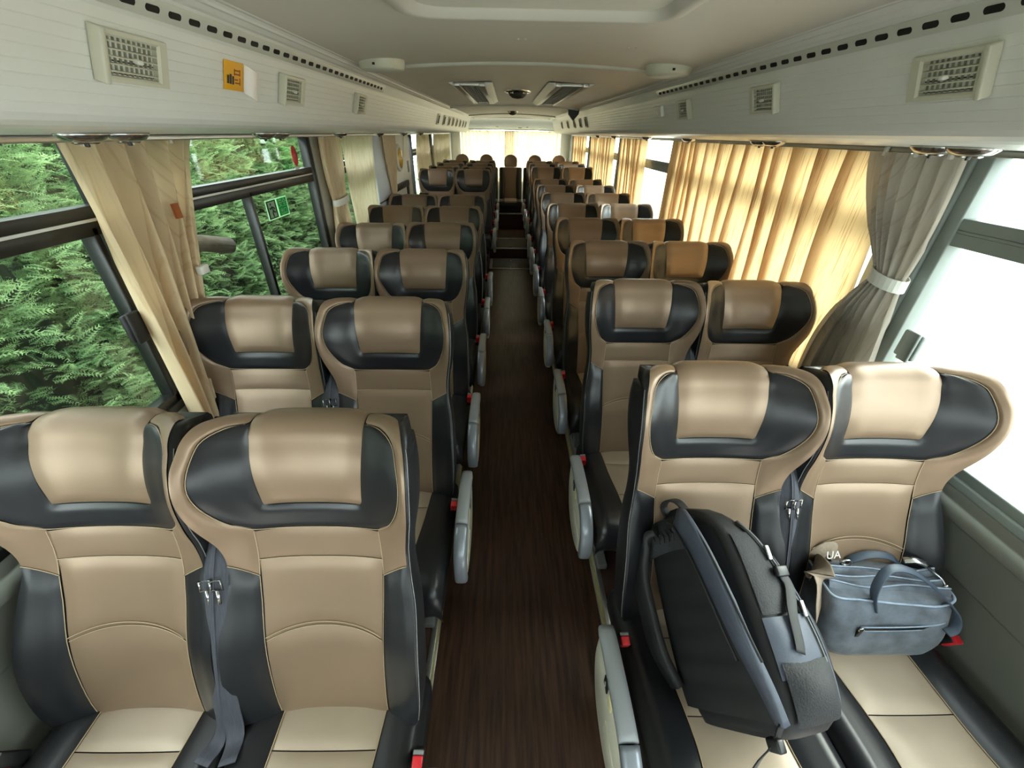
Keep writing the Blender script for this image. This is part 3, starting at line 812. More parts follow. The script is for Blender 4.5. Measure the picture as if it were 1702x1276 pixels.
XI, XO = .512, .984
names = ordn
LROWS = [(.775, PLAT, .34), (1.50, PLAT, .295), (2.25, PLAT, .295), (3.0, PLAT, .295), (3.73, PLAT, .295), (4.46, PLAT, .295),
         (6.08, PLAT2, .22), (6.83, PLAT2, .295), (7.6, PLAT2, .295), (8.35, PLAT2, .295)]
RROWS = [(1.0, PLAT, .295)] + [(1.757 + .75 * k, PLAT, .295) for k in range(6)] + [(6.25, PLAT, .295), (7.0, PLAT2, .295), (7.72, PLAT2, .295), (8.42, PLAT2, .295)]
ordn2 = ordn + ['eleventh']
for i, (y, pl, rc) in enumerate(LROWS):
    g = 'coach seats on the hedge side'
    place_seat(('aisle', 1), -XI, y, pl, 'tan and black leather aisle seat on the hedge side, %s row from the camera' % ordn2[i], g, rc)
    if i == 1: arm_shift(LASTS[-1], 0, .16)
    place_seat(('wall', -1), -XO, y + (.02 if i == 3 else 0), pl - (.012 if i == 3 else 0), 'tan and black leather window seat on the hedge side, %s row from the camera' % ordn2[i], g, rc)
for i, (y, pl, rc) in enumerate(RROWS):
    g = 'coach seats on the golden curtain side'
    extra = ' with a black backpack on it' if i == 0 else ''
    extra2 = ' with a denim bag on it' if i == 0 else ''
    place_seat(('aisle', -1), XI, y, pl, 'tan and black leather aisle seat on the golden curtain side, %s row from the camera%s' % (ordn2[i], ''), g, rc)
    if i == 0: arm_shift(LASTS[-1], -.014, .045)
    place_seat(('wall', 1), XO, y, pl, 'tan and black leather window seat on the golden curtain side, %s row from the camera' % ordn2[i], g, rc)

# rear bench of five seats with separate round headrests
def rear_seat():
    t = D.objects.new('bench_seat', None); COL.objects.link(t)
    rc = .2
    def put(m, name, mat):
        o = m.build(name, mat, t); o.location = (0, 0, .20); o.rotation_euler = (-rc, 0, 0); return o
    m = MB(); m.box((-.225, .0, -.04), (.225, .11, .57), .035, 3); put(m, 'backrest_shell', M_BLK)
    rows = []
    for i in range(13):
        u = -.02 + .575 * i / 12; w = .13 - .02 * math.sin(i / 12 * PI)
        rows.append([(x * w, -.012 - .012 * math.sin(PI * min(1, max(0, i / 12))) - .008 * (1 - x * x), u) for x in [-1 + 2 * k / 8 for k in range(9)]])
    m = MB(); m.grid(rows); put(m, 'backrest_panel', M_TAN)
    for s in (1, -1):
        rows = []
        for i in range(13):
            u = -.02 + .575 * i / 12; w = .133 - .02 * math.sin(i / 12 * PI)
            rows.append([(s * (w + (.218 - w) * a), -.010 - .04 * math.sin(PI * a) * (1 - .6 * i / 12), u) for a in [k / 6 for k in range(7)]])
        m = MB(); m.grid(rows); put(m, 'side_bolster', M_BLK)
    # headrest
    rings = []
    out = []
    for k in range(25):
        a = PI * k / 24; out.append((.128 * math.cos(a), .11 + .105 * math.sin(a)))
    out = [(.11, .0), (.126, .03)] + out + [(-.126, .03), (-.11, .0)]
    for d, sc in ((-.015, .82), (-.03, .93), (-.01, 1.0), (.04, 1.0), (.06, .93), (.066, .8)):
        rings.append([(x * sc, d + .02, .575 + .095 + (z - .095) * sc) for x, z in out])
    m = MB(); m.grid(rings, closev=True); m.add(rings[0], [tuple(range(len(out)))]); m.add(rings[-1], [tuple(range(len(out)))])
    h = put(m, 'headrest', M_TAN)
    for s in (1, -1):
        m = MB(); m.tube([(s * .05, .05, .55), (s * .05, .05, .60)], .007, 8); m.build('headrest_post', M_METAL, h)
    m = MB(); m.box((-.228, -.43, .06), (.228, .06, .20), .04, 3); m.build('seat_cushion', M_BLK, t)
    m = MB(); m.box((-.125, -.425, .15), (.125, .03, .212), .02, 3); m.build('cushion_panel', M_CUSH, t)
    m = MB(); m.box((-.21, -.38, .0), (.21, .05, .07), .01); m.build('seat_frame', M_DPLAST, t)
    return t
RS = rear_seat(); pos = ['nearest the hedge side wall', 'second from the hedge side wall', 'in the middle facing the aisle', 'second from the curtain side wall', 'nearest the curtain side wall']
for i in range(5):
    t = RS if i == 0 else copy_tree(RS)
    tag(t, 'rear bench seat with round headrest, %s' % pos[i], 'seat', 'five seats of the rear bench')
    t.location = (-.955 + .4775 * i, 9.02, REAR)

# ================================================================== CURTAINS
def curtain(label, s, top, bot, zt, zb, folds, amp, mat, tie=None, xoff=1.125, seed=0, lean=0.03, group='window curtains', belt_mat=None, power=1.0, nj=30, sharp=False):
    ks_ = 1.08 if s < 0 else 1.07
    top = (top[0] * ks_, top[1] * ks_); bot = (bot[0] * ks_, bot[1] * ks_); xoff += .085; lean *= .4
    if tie: tie = (tie[0], tie[1] * ks_, tie[2])
    rnd = random.Random(seed)
    t = thing('curtain', label, 'curtain', (0, (top[0] + top[1]) / 2, 0), 0, group)
    yc0 = (top[0] + top[1]) / 2
    N = folds * 12; P = []
    ph = [rnd.uniform(-.35, .35) for _ in range(folds + 2)]; am = [rnd.uniform(.6, 1.25) for _ in range(folds + 2)]
    ks = [rnd.uniform(.75, 1.3) for _ in range(folds)]; tot = sum(ks); acc = [0]
    for k in ks: acc.append(acc[-1] + k / tot)
    for j in range(nj + 1):
        v = j / nj; z = zt + (zb - zt) * v; row = []
        vv = v ** power
        y0 = top[0] + (bot[0] - top[0]) * vv; y1 = top[1] + (bot[1] - top[1]) * vv
        squeeze = 0
        if tie:
            zt_, yc, w = tie
            d = abs(z - zt_) / ((zt - zt_) if z > zt_ else max(.05, (zt_ - zb)))
            k = max(0, 1 - d) ** 1.6 if z > zt_ else max(0, 1 - d) ** 2.2
            y0 = y0 * (1 - k) + (yc - w / 2) * k; y1 = y1 * (1 - k) + (yc + w / 2) * k; squeeze = k
        for i in range(N + 1):
            u = i / N
            fi = 0
            while fi < folds - 1 and u > acc[fi + 1]: fi += 1
            loc = (u - acc[fi]) / (acc[fi + 1] - acc[fi])
            a = amp * (am[fi] * (1 - loc) + am[fi + 1] * loc) * (.55 + .45 * min(1, v * 3))
            if tie: a *= 1 - .35 * squeeze
            wv = math.sin(2 * PI * loc) + .22 * math.sin(4 * PI * loc + 1.0 + 2 * v)
            yj = y0 + (y1 - y0) * u + .35 * a * math.cos(2 * PI * loc) * (0 if tie and squeeze > .5 else 1)
            x = xoff + lean * v - a * wv + .006 * math.sin(5 * v + fi)
            if sharp:   # flat panels whose edges overlap in z-folds
                fw_ = (y1 - y0) * (acc[fi + 1] - acc[fi]); ov = .016 + .012 * am[fi]; xb = amp * am[fi] * (.5 + .3 * math.sin(3 * v + fi))
                ys = y0 + (y1 - y0) * acc[fi]
                if loc < .75: q = loc / .75; yj = ys - ov + (fw_ + 2 * ov) * q; x = xoff + lean * v + .5 * amp - (.5 * amp + xb) * q - .10 * amp * math.sin(PI * q)
                else: q = (loc - .75) / .25; yj = ys + fw_ + ov - 2 * ov * q; x = xoff + lean * v - xb + (.5 * amp + xb) * q
                yj += .006 * math.sin(6 * v + 2.1 * fi)
            row.append((s * min(x, HALF - .006), yj - yc0, z))
        P.append(row)
    m = MB(); m.grid(P); m.build('cloth', mat, t)
    # gliders along the top
    for k in range(max(2, folds // 2)):
        yy = top[0] + (top[1] - top[0]) * (k + .5) / max(2, folds // 2) - yc0
        m = MB(); m.box((min(s * (xoff - .006), s * (xoff + .006)), yy - .006, zt - .01), (max(s * (xoff - .006), s * (xoff + .006)), yy + .006, zt + .016), .002); m.build('glider', M_WHITEP, t)
    if tie:
        zt_, yc, w = tie
        a, bb = w / 2 + .008, amp + .014
        pts = []
        for k in range(24):
            q = 2 * PI * k / 24; pts.append((s * (xoff + lean * .5 + bb * 1.0 * math.cos(q)), yc - yc0 + a * math.sin(q), zt_ + .01 * math.sin(q)))
        m = MB(); rings = []
        for p in pts: rings.append([(p[0], p[1], p[2] + dz) for dz in (-.02, .02)])
        cxm = s * (xoff + lean * .5)
        inn = [[(cxm + (p[0] - cxm) * .9, (p[1] - (yc - yc0)) * .96 + (yc - yc0), p[2] + dz) for dz in (.02, -.02)] for p in pts]
        m.grid([r + q for r, q in zip(rings, inn)], closeu=True, closev=True, smooth=False); m.build('tie_band', belt_mat or M_WHITEP, t)
    return t
# curtain rails
for s in (-1, 1):
    b = MB(); b.box((s * 1.205 - .012, Y0, 1.742), (s * 1.205 + .012, 9.3, 1.758), .003); struct(b.build('trim_%d' % n, M_ALU)); n += 1

c1 = curtain('beige curtain bunched at the top and slanting to the wall beside the nearest hedge window', -1, (1.105, 1.565), (1.15, 1.27), 1.742, .80, 6, .042, M_CURT, seed=3, power=.75, lean=.045)
m = MB(); m.box((-1.176, .012, 1.52), (-1.166, .036, 1.565)); m.build('brown_tag', M_BRNTAG, c1)
m = MB(); m.box((-1.19, .03, 1.325), (-1.17, .075, 1.355), .003); m.build('tie_band', M_WHITEP, c1)
curtain('narrow beige curtain held by a white band at the pillar behind the exit-sign window', -1, (2.66, 2.98), (2.66, 3.0), 1.742, .90, 6, .022, M_CURT, tie=(1.37, 2.84, .24), seed=5)
curtain('cream curtain hanging straight before the black post on the hedge side', -1, (2.99, 3.74), (3.10, 3.60), 1.742, .90, 8, .024, M_CURTL, seed=8, power=.6)
curtain('beige curtain tied in the middle in front of the bluish column', -1, (4.0, 4.47), (4.15, 4.62), 1.742, .90, 7, .022, M_CURT, tie=(1.19, 4.24, .10), seed=9)
curtain('beige curtain hanging behind the white door panel on the hedge side', -1, (5.50, 6.42), (5.46, 6.5), 1.742, .90, 9, .03, M_CURT, seed=11)
curtain('beige and grey curtain in the hindmost hedge side window', -1, (6.78, 8.6), (6.85, 8.6), 1.742, .90, 12, .032, M_CURT, seed=12)
curtain('grey curtain tied back with a pale band beside the nearest bright window', 1, (1.17, 1.50), (1.10, 1.42), 1.742, .90, 7, .028, M_CURTG, tie=(1.385, 1.235, .12), seed=21, xoff=1.10)
curtain('wide golden wood-grain curtain drawn across the window beside the second and third rows', 1, (1.43, 3.04), (1.39, 3.04), 1.742, .90, 11, .034, M_CURTW, seed=22, xoff=1.125, lean=.02, sharp=True)
curtain('golden curtain gathered at the far end of the wide drawn curtain', 1, (3.06, 3.36), (3.06, 3.44), 1.742, .90, 4, .03, M_CURTW, seed=23, sharp=True)
curtain('golden curtain between the two bright gaps, beside the middle rows', 1, (4.09, 4.95), (4.05, 4.80), 1.742, .90, 7, .03, M_CURTW, seed=24, sharp=True)
curtain('golden curtain on the far side of the second bright gap', 1, (5.32, 6.72), (5.32, 6.65), 1.742, .90, 10, .03, M_CURTW, seed=25, sharp=True)
curtain('hindmost golden curtain on the bright side near the rear corner', 1, (7.25, 8.5), (7.25, 8.5), 1.742, .90, 9, .03, M_CURTW, seed=26, sharp=True)
# rear curtains
def rear_curtain(label, x0, x1, folds, mat, seed):
    rnd = random.Random(seed)
    t = thing('rear_curtain', label, 'curtain', ((x0 + x1) / 2, 9.93, 0), 0, 'curtains across the rear window')
    P = []; N = folds * 10; xc = (x0 + x1) / 2
    ws = [rnd.uniform(.6, 1.3) for _ in range(folds + 1)]
    for j in range(13):
        v = j / 12; row = []
        for i in range(N + 1):
            u = i / N; fi = int(u * folds); a = .022 * ws[min(fi, folds)]
            row.append((x0 + (x1 - x0) * u - xc, -a * math.sin(2 * PI * u * folds + .3 * v), 1.81 - .95 * v))
        P.append(row)
    m = MB(); m.grid(P); m.build('cloth', mat, t)
    for k in range(6):
        m = MB(); xx = x0 + (x1 - x0) * (k + .5) / 6 - xc
        m.tube([(xx + .018 * math.cos(a), -.01, 1.815 + .018 * math.sin(a)) for a in [2 * PI * q / 12 for q in range(12)]], .004, 6, closed=True); m.build('ring', M_METAL, t)
rear_curtain('pale curtain across the left half of the rear window', -1.04, -.10, 12, M_CURTL, 1)
rear_curtain('pale pleated curtain across the right half of the rear window', .05, 1.04, 13, M_CURTL, 2)
rear_curtain('narrow tan curtain bunched in the centre of the rear window', -.12, .06, 5, M_CURT, 3)
b = MB(); b.tube([(-1.05, 9.92, 1.83), (1.05, 9.92, 1.83)], .008, 8); struct(b.build('trim_%d' % n, M_ALU)); n += 1
# rear panel fittings
for xx, lab in ((-.28, 'round white rear-panel lamp left of the centre'), (.34, 'round white rear-panel lamp right of the small notice')):
    t = thing('panel_lamp', lab, 'lamp', (xx, 9.985, 1.885), 0, 'small lamps on the rear panel')
    b = MB(); b.lathe([(0, .02), (.025, .018), (.035, .008), (.036, 0)], 20, Matrix.Rotation(PI / 2, 4, 'X')); b.build('lens', M_WHITEP, t)
t = thing('notice', 'small square notice with a dark round symbol above the rear curtains', 'sign', (.20, 9.985, 1.905))
b = MB(); b.box((-.045, -.006, -.05), (.045, 0, .05), .002); b.build('board', M_PAPER, t)
b = MB(); b.tube([(.024 * math.cos(a), -.008, .016 + .024 * math.sin(a)) for a in [2 * PI * q / 20 for q in range(20)]], .005, 6, closed=True); b.box((-.035, -.008, -.042), (.035, -.005, -.022)); b.build('symbol', M_FRAME, t)

# ================================================================== CEILING AND RACK FITTINGS
# reading lamp pods under the racks
def pod_proto():
    t = D.objects.new('reading_lamp', None); COL.objects.link(t)
    S2 = Matrix.Diagonal((.62, 1.0, 1.0, 1.0))
    m = MB(); m.lathe([(.0, .0), (.060, .0), (.058, -.006), (.046, -.015), (.030, -.019), (0, -.020)], 24, S2); m.build('housing', M_METAL, t)
    for dy in (-.02, .02):
        m = MB(); m.lathe([(.011, -.012), (.011, -.020), (.007, -.0225), (.0, -.023)], 14, Matrix.Translation((0, dy, 0))); m.build('lens', M_METAL, t)
    m = MB(); m.box((-.005, -.003, -.028), (.005, .003, -.016), .002); m.build('switch', M_DPLAST, t)
    return t
POD = pod_proto(); pf = [True]
def pod(s, y, label):
    t = POD if pf[0] else copy_tree(POD); pf[0] = False
    tag(t, label, 'reading lamp', 'chrome reading lamps under the racks')
    t.location = (s * 1.0, y, 1.767)
for i, y in enumerate((1.05, 1.17, 1.83, 1.95, 2.66, 3.46, 4.28, 5.1)):
    pod(-1, y, 'small chrome reading lamp under the hedge side rack, %s from the camera' % ordn[i])
for i, y in enumerate((1.075, 1.175, 1.90, 2.0, 2.80, 3.65, 4.75, 5.6)):
    pod(1, y, 'small chrome reading lamp under the curtain side rack, %s from the camera' % ordn[i])

# roof hatch frame
t = thing('roof_hatch', 'pale rounded roof hatch frame in the ceiling above the nearest rows', 'roof hatch', (0, .92, 0))
def rrect(hx, hy, r, n=8, cy=0):
    P = []
    for cx_, cy_, a0 in ((hx - r, hy - r, 0), (-hx + r, hy - r, PI / 2), (-hx + r, -hy + r, PI), (hx - r, -hy + r, 1.5 * PI)):
        for k in range(n + 1):
            a = a0 + PI / 2 * k / n; P.append((cx_ + r * math.cos(a), cy_ + r * math.sin(a) + cy))
    return P
rings = []
for hx, hy, r, dz in ((.345, .435, .09, 0), (.340, .430, .09, -.012), (.315, .405, .08, -.022), (.30, .39, .07, -.020), (.292, .382, .07, -.006), (.28, .37, .06, .0)):
    rings.append([(x, y + .006 * math.cos(x * 9), ceil_z(x) + dz) for x, y in rrect(hx, hy, r)])
m = MB(); m.grid(rings, closev=True); m.build('frame', M_CEIL, t)
m = MB(); P = [(x, y, ceil_z(x) - .003) for x, y in rrect(.285, .375, .06)]; m.add(P, [tuple(range(len(P)))], False); m.build('hatch_panel', M_WALLW, t)
m = MB(); m.box((-.13, -.02, 2.005), (.13, .02, 2.02), .006); m.build('handle', M_RACKD, t)

# round ceiling speakers
for s, lab in ((-1, 'round pale ceiling speaker beside the hedge side rack'), (1, 'round pale ceiling speaker beside the curtain side rack')):
    t = thing('ceiling_speaker', lab, 'speaker', (s * .585, 2.09, ceil_z(.585) + .002), 0, 'round ceiling speakers')
    m = MB(); m.lathe([(.0, -.03), (.082, -.030), (.088, -.026), (.092, -.004), (.092, .01)], 36); m.build('housing', M_VENT, t)
    m = MB(); m.lathe([(.0, -.032), (.078, -.0325), (.080, -.029)], 36); m.build('grille', M_RACKD, t)
    m = MB(); m.box((-.014, -.0945, -.022), (-.004, -.0905, -.014), .001); m.build('screw', M_FRAME, t)

# return-air grilles
def grille(x0, x1, y0, y1, lab):
    xc, yc = (x0 + x1) / 2, (y0 + y1) / 2; zc = ceil_z(xc)
    t = thing('air_return_grille', lab, 'air grille', (xc, yc, zc), 0, 'return air grilles in the ceiling')
    hx, hy = (x1 - x0) / 2, (y1 - y0) / 2
    m = MB(); m.box((-hx, -hy, -.004), (hx, hy, .004)); m.build('mesh_panel', M_VENTD, t)
    for sx in (-1, 1):
        m = MB(); m.box((sx * hx - .018, -hy - .02, -.024), (sx * hx + .018, hy + .02, .0), .004); m.build('frame_bar', M_ALU, t)
        m = MB(); m.prism([(sx * (hx + .018), -.002), (sx * (hx + .062), -.002), (sx * (hx + .018), -.022)], 1, -hy - .02, hy + .02); m.build('side_flange', M_ALU, t)
    for sy in (-1, 1):
        m = MB(); m.box((-hx, sy * hy - .012, -.020), (hx, sy * hy + .012, 0), .003); m.build('frame_bar', M_ALU, t)
    k = int(hx * 2 / .014)
    m = MB(); m.box((-.0025, -hy + .012, -.014), (.0025, hy - .012, -.003)); me = m.mesh('slat', M_LEG)
    for i in range(1, k):
        o = D.objects.new('slat', me); link(o, t); o.location = (-hx + 2 * hx * i / k, 0, 0)
grille(-.375, -.225, 3.00, 4.72, 'long metal-framed return air grille in the ceiling nearer the hedge side')
grille(.225, .385, 2.95, 4.78, 'long metal-framed return air grille in the ceiling nearer the curtain side')
# dome fittings on the centre line
for y, lab, r in ((3.62, 'chrome dome fitting in the ceiling between the two air grilles', .085), (6.95, 'small chrome dome fitting in the ceiling near the rear', .075)):
    t = thing('ceiling_dome', lab, 'ceiling lamp', (0.0, y, ceil_z(0)), 0, 'dome fittings on the ceiling centre line')
    m = MB(); m.lathe([(r * 1.15, .004), (r * 1.15, -.008), (r * .95, -.014), (r * .8, -.012)], 28); m.build('ring', M_METAL, t)
    m = MB(); m.lathe([(r * .82, -.010), (r * .7, -.03), (r * .45, -.044), (0, -.05)], 28); m.build('dome', M_VENTD, t)
    for a in (-.6, .6, PI):
        m = MB(); m.box((-.012, -.004, -.022), (.012, .012, -.006), .002, M=Matrix.Rotation(a, 4, 'Z') @ Matrix.Translation((0, -r * .95, 0))); m.build('clip', M_METAL, t)
# hanging camera / sensor on the curtain side
t = thing('camera_unit', 'small dark wedge-shaped camera hanging by the curtain side ceiling edge', 'camera', (.655, 5.40, ceil_z(.655)))
m = MB(); m.prism([(-.065, .0), (.065, .0), (.055, -.05), (.0, -.11), (-.055, -.05)], 1, -.03, .03); m.build('body', M_DPLAST, t)
m = MB(); m.lathe([(0, -.034), (.014, -.034), (.016, -.028)], 14, Matrix.Rotation(PI / 2, 4, 'X') @ Matrix.Translation((0, -.045, .06))); m.build('lens', M_FRAME, t)
m = MB(); m.box((-.02, -.02, -.01), (.02, .02, .01), .003); m.build('mount', M_LEG, t)
# little screws/clips on ceiling
for x, y, lab in ((-.03, 1.70, 'tiny clip mark on the ceiling near the centre line'), (.345, 1.76, 'tiny clip mark on the ceiling towards the curtain side')):
    t = thing('ceiling_clip', lab, 'clip', (x, y, ceil_z(x)), 0, 'tiny ceiling clips')
    for dx in (-.012, .012):
        m = MB(); m.lathe([(0, -.004), (.003, -.003), (.004, .001)], 8, Matrix.Translation((dx, 0, 0))); m.build('screw', M_RACKD, t)

# yellow card on the hedge side rack
FL = lambda s: (Matrix.Rotation(-s * FACE_ANG, 3, 'Y') @ Matrix.Rotation(-s * PI / 2, 3, 'Z')).to_euler()
t = thing('warning_card', 'yellow printed card with a curling white corner on the hedge side rack', 'card', (-(face_pt(1.892) - .002), 1.318, 1.892)); t.rotation_euler = FL(-1)
m = MB(); m.box((-.062, -.0025, -.031), (.022, .0, .031), .0005); m.build('card', M_YEL, t)
P = []
for i in range(13):
    a = i / 12; ang = a * 2.4
    P.append([(.022 + .022 * math.sin(ang), -.003 - .016 * (1 - math.cos(ang)), z - .012 * a) for z in (-.033, .031)])
m = MB(); m.grid(P); m.build('curled_corner', M_PAPER, t)
m = MB()
for x, z, w, h in ((-.048, -.008, .009, .018), (-.037, -.007, .008, .021), (-.026, -.009, .007, .018)): m.box((x - w / 2, -.0032, z - h / 2), (x + w / 2, -.0022, z + h / 2))
m.build('black_print', M_FRAME, t)['kind'] = 'stuff'
m = MB()
for x, z, w, h in ((-.008, .013, .026, .003), (-.008, .005, .022, .003), (-.012, -.007, .014, .003), (-.008, -.014, .018, .003), (.004, -.010, .003, .016), (.004, .009, .003, .014), (-.020, .009, .003, .014)): m.box((x - w / 2, -.0032, z - h / 2), (x + w / 2, -.0022, z + h / 2))
m.build('brown_print', M_ORG, t)['kind'] = 'stuff'
# small white box on curtain side rack
t = thing('wall_switch', 'small white box on the curtain side rack beyond the third vent', 'switch', (face_pt(1.893) - .003, 2.70, 1.893)); t.rotation_euler = FL(1)
m = MB(); m.box((-.07, -.02, -.026), (.07, .0, .026), .004); m.build('body', M_WHITEP, t)
m = MB(); m.box((-.02, -.025, -.012), (.02, -.018, .012), .002); m.build('rocker', M_PAPER, t)

# emergency exit sticker on the second hedge window (faces the cabin)
XG = -(HALF + .03) + .002
t = thing('exit_sign', 'green and white emergency exit sticker with running figure on the hedge window', 'sign', (XG, 2.36, 1.42))
m = MB(); m.box((0, -.115, -.048), (.001, .115, .048)); m.build('sticker', M_PALEG, t)
m = MB(); m.box((.0008, .005, -.042), (.0016, .108, .042)); m.build('text_field', M_GREEN, t)
m = MB(); m.box((.0008, -.108, -.043), (.0016, -.012, .043)); m.build('figure_field', M_DGREEN, t)
m = MB(); m.box((.0014, -.094, -.037), (.0022, -.026, .037)); m.build('doorway', M_PALEG, t)
m = MB()
X = .0028
m.lathe([(0, .0006), (.0055, .0004), (.006, 0)], 12, Matrix.Translation((X - .0004, -.070, .026)) @ Matrix.Rotation(PI / 2, 4, 'Y'))
for pts in ([(-.064, .014), (-.058, -.004)], [(-.062, .014), (-.080, .004), (-.088, .010)], [(-.062, .013), (-.046, .008), (-.040, .0)], [(-.058, -.004), (-.046, -.014), (-.036, -.014)], [(-.058, -.004), (-.066, -.018), (-.062, -.034)]):
    m.tube([(X, a, c) for a, c in pts], .0032, 6)
m.build('running_figure', M_DGREEN, t)
def text(txt, size, mat, name, parent, loc, rot, ext=.0004):
    cu = D.curves.new(name, 'FONT'); cu.body = txt; cu.size = size; cu.align_x = 'CENTER'; cu.align_y = 'CENTER'; cu.extrude = ext
    ob = D.objects.new(name, cu); COL.objects.link(ob)
    dg = bpy.context.evaluated_depsgraph_get(); me = D.meshes.new_from_object(ob.evaluated_get(dg))
    D.objects.remove(ob); me.materials.clear(); me.materials.append(mat)
    o = D.objects.new(name, me); link(o, parent); o.location = loc; o.rotation_euler = rot; return o
RX = (PI / 2, 0, PI / 2)
text('安全', .044, M_PALEG, 'lettering', t, (.002, .056, .016), RX)
text('出口', .036, M_PALEG, 'lettering', t, (.002, .056, -.024), RX)
# red hammer sticker
t = thing('hammer_sticker', 'red oval break-glass sticker in the upper corner of the hedge window', 'sticker', (XG, 2.70, 1.648))
m = MB(); m.lathe([(0, .0008), (.034, .0008), (.035, 0)], 24, Matrix.Rotation(PI / 2, 4, 'Y') @ Matrix.Diagonal((1.5, 1.0, 1, 1))); m.build('red_oval', M_RED, t)
m = MB(); m.box((0, -.03, -.085), (.001, .03, -.058)); m.build('white_label', M_PAPER, t)
m = MB(); m.box((0, -.16, -.09), (.0006, -.05, .05)); m.build('pale_film', glassmat('pale_film', (.80, .95, .86, 1), .015), t)

# partition pads by the door (hedge side)
t = thing('door_handrail', 'dark padded handrail in front of the white door panel', 'handrail', (-1.04, 4.82, PLAT))
m = MB(); m.tube([(0, 0, .0), (0, 0, 1.02)], .018, 10); m.build('post', M_DPLAST, t)
m = MB(); m.box((-.12, -.03, .92), (.10, .03, 1.07), .02, 3); m.build('pad', M_RUB, t)
m = MB(); m.tube([(.0, .02, .6), (.0, .38, .6), (.0, .40, .55), (.0, .40, .0)], .015, 8); m.build('rail', M_DPLAST, t)
m = MB(); m.box((-.05, .36, .86), (.05, .44, 1.08), .01); m.tube([(0, .40, .5), (0, .40, .9)], .02, 8); m.build('pad_post', M_RUB, t)

# ================================================================== BAGS
def loft(mb, secs, close=True):
    mb.grid(secs, closev=True)
    n_ = len(secs[0]); mb.add(secs[0], [tuple(range(n_))]); mb.add(secs[-1], [tuple(range(n_))])
def sup(hx, hy, n=28, p=3.5, cx=0, cy=0):
    P = []
    for k in range(n):
        a = 2 * PI * k / n; c, s_ = math.cos(a), math.sin(a)
        P.append((cx + hx * math.copysign(abs(c) ** (2 / p), c), cy + hy * math.copysign(abs(s_) ** (2 / p), s_)))
    return P
# --- backpack. local: x across the back panel, y depth away from the panel, z up the pack
bp_ = thing('backpack', 'black backpack lying on its side on the nearest curtain side aisle seat', 'backpack')
Rm = Matrix(((.317, .944, -.086), (-.429, .224, .875), (.846, -.241, .476))).to_4x4()
Rm = Matrix.Translation((.447, .366, .640)) @ Rm
bp_.matrix_world = Matrix.Translation(Rm.translation) @ Rm.to_3x3().to_quaternion().to_matrix().to_4x4()
BW = [(0, .126), (.03, .148), (.12, .158), (.25, .156), (.38, .142), (.44, .112), (.475, .07), (.49, .02)]
BD = [(0, .085), (.03, .098), (.12, .105), (.22, .10), (.34, .080), (.44, .052), (.475, .034), (.49, .012)]
secs = []
for i in range(30):
    z = .49 * i / 29; hx = interp(BW, z); hy = interp(BD, z)
    secs.append([(x, y, z) for x, y in sup(hx, hy, 36, 4.2, 0, hy * .98)])
m = MB(); loft(m, secs); m.build('main_body', M_NYLON, bp_)
# padded back panel with quilt ribs
P = []
for i in range(25):
    z = .03 + .40 * i / 24; hx = interp(BW, z) * .93
    P.append([(x * hx, -.004 - .010 * (1 - abs(x) ** 4) * (.6 + .4 * math.sin(i * .9) ** 2), z) for x in [-1 + 2 * k / 14 for k in range(15)]])
m = MB(); m.grid(P); m.build('back_panel', M_NYLON, bp_)
# shoulder straps
strapR = spl3([(.03, -.022, .455), (.075, -.045, .435), (.115, -.055, .36), (.135, -.05, .26), (.140, -.036, .17), (.142, -.016, .09), (.138, -.0, .03)], 30)
m = MB(); m.ribbon(strapR, [(1, -.25, .2)] * 30, [.065] * 16 + [.060 - .0026 * k for k in range(14)], .018); sp = m.build('shoulder_strap', M_NYLONB, bp_)
m = MB(); m.tube([p + Vector((-.033, -.008, 0)) for p in strapR[:22]], .003, 6); m.tube([p + Vector((.033, -.008, 0)) for p in strapR[:22]], .003, 6); m.build('strap_piping', M_NYLON, sp)
strapL = spl3([(-.05, -.022, .445), (-.105, -.040, .425), (-.150, -.048, .35), (-.160, -.046, .25), (-.158, -.040, .15), (-.145, -.016, .07)], 26)
m = MB(); m.ribbon(strapL, [(1, -.2, .1)] * 26, [.078] * 20 + [.070 - .005 * k for k in range(6)], .020); m.build('shoulder_strap', M_NYLON, bp_)
# yoke and grab handle
P = []
for i in range(9):
    a = i / 8
    P.append([(-.022 + x * .122, -.016 - .016 * math.sin(PI * a) - .012 * abs(x), .385 + .085 * a - .020 * x * x) for x in [-1 + 2 * k / 12 for k in range(13)]])
m = MB(); m.grid(P); m.build('yoke', M_MESHN, bp_)
for k in range(7):
    m = MB(); xx = -.115 + .020 * k
    m.tube([(xx, -.032, .408), (xx + .008, -.037, .422), (xx, -.036, .436)], .003, 5); m.build('webbing_loop', M_NYLON, bp_)
m = MB(); m.ribbon(spl3([(-.04, .01, .475), (-.03, -.005, .505), (.0, -.01, .515), (.03, -.005, .505), (.04, .01, .475)], 16), (0, 1, .2), .025, .006); m.build('grab_handle', M_NYLON, bp_)
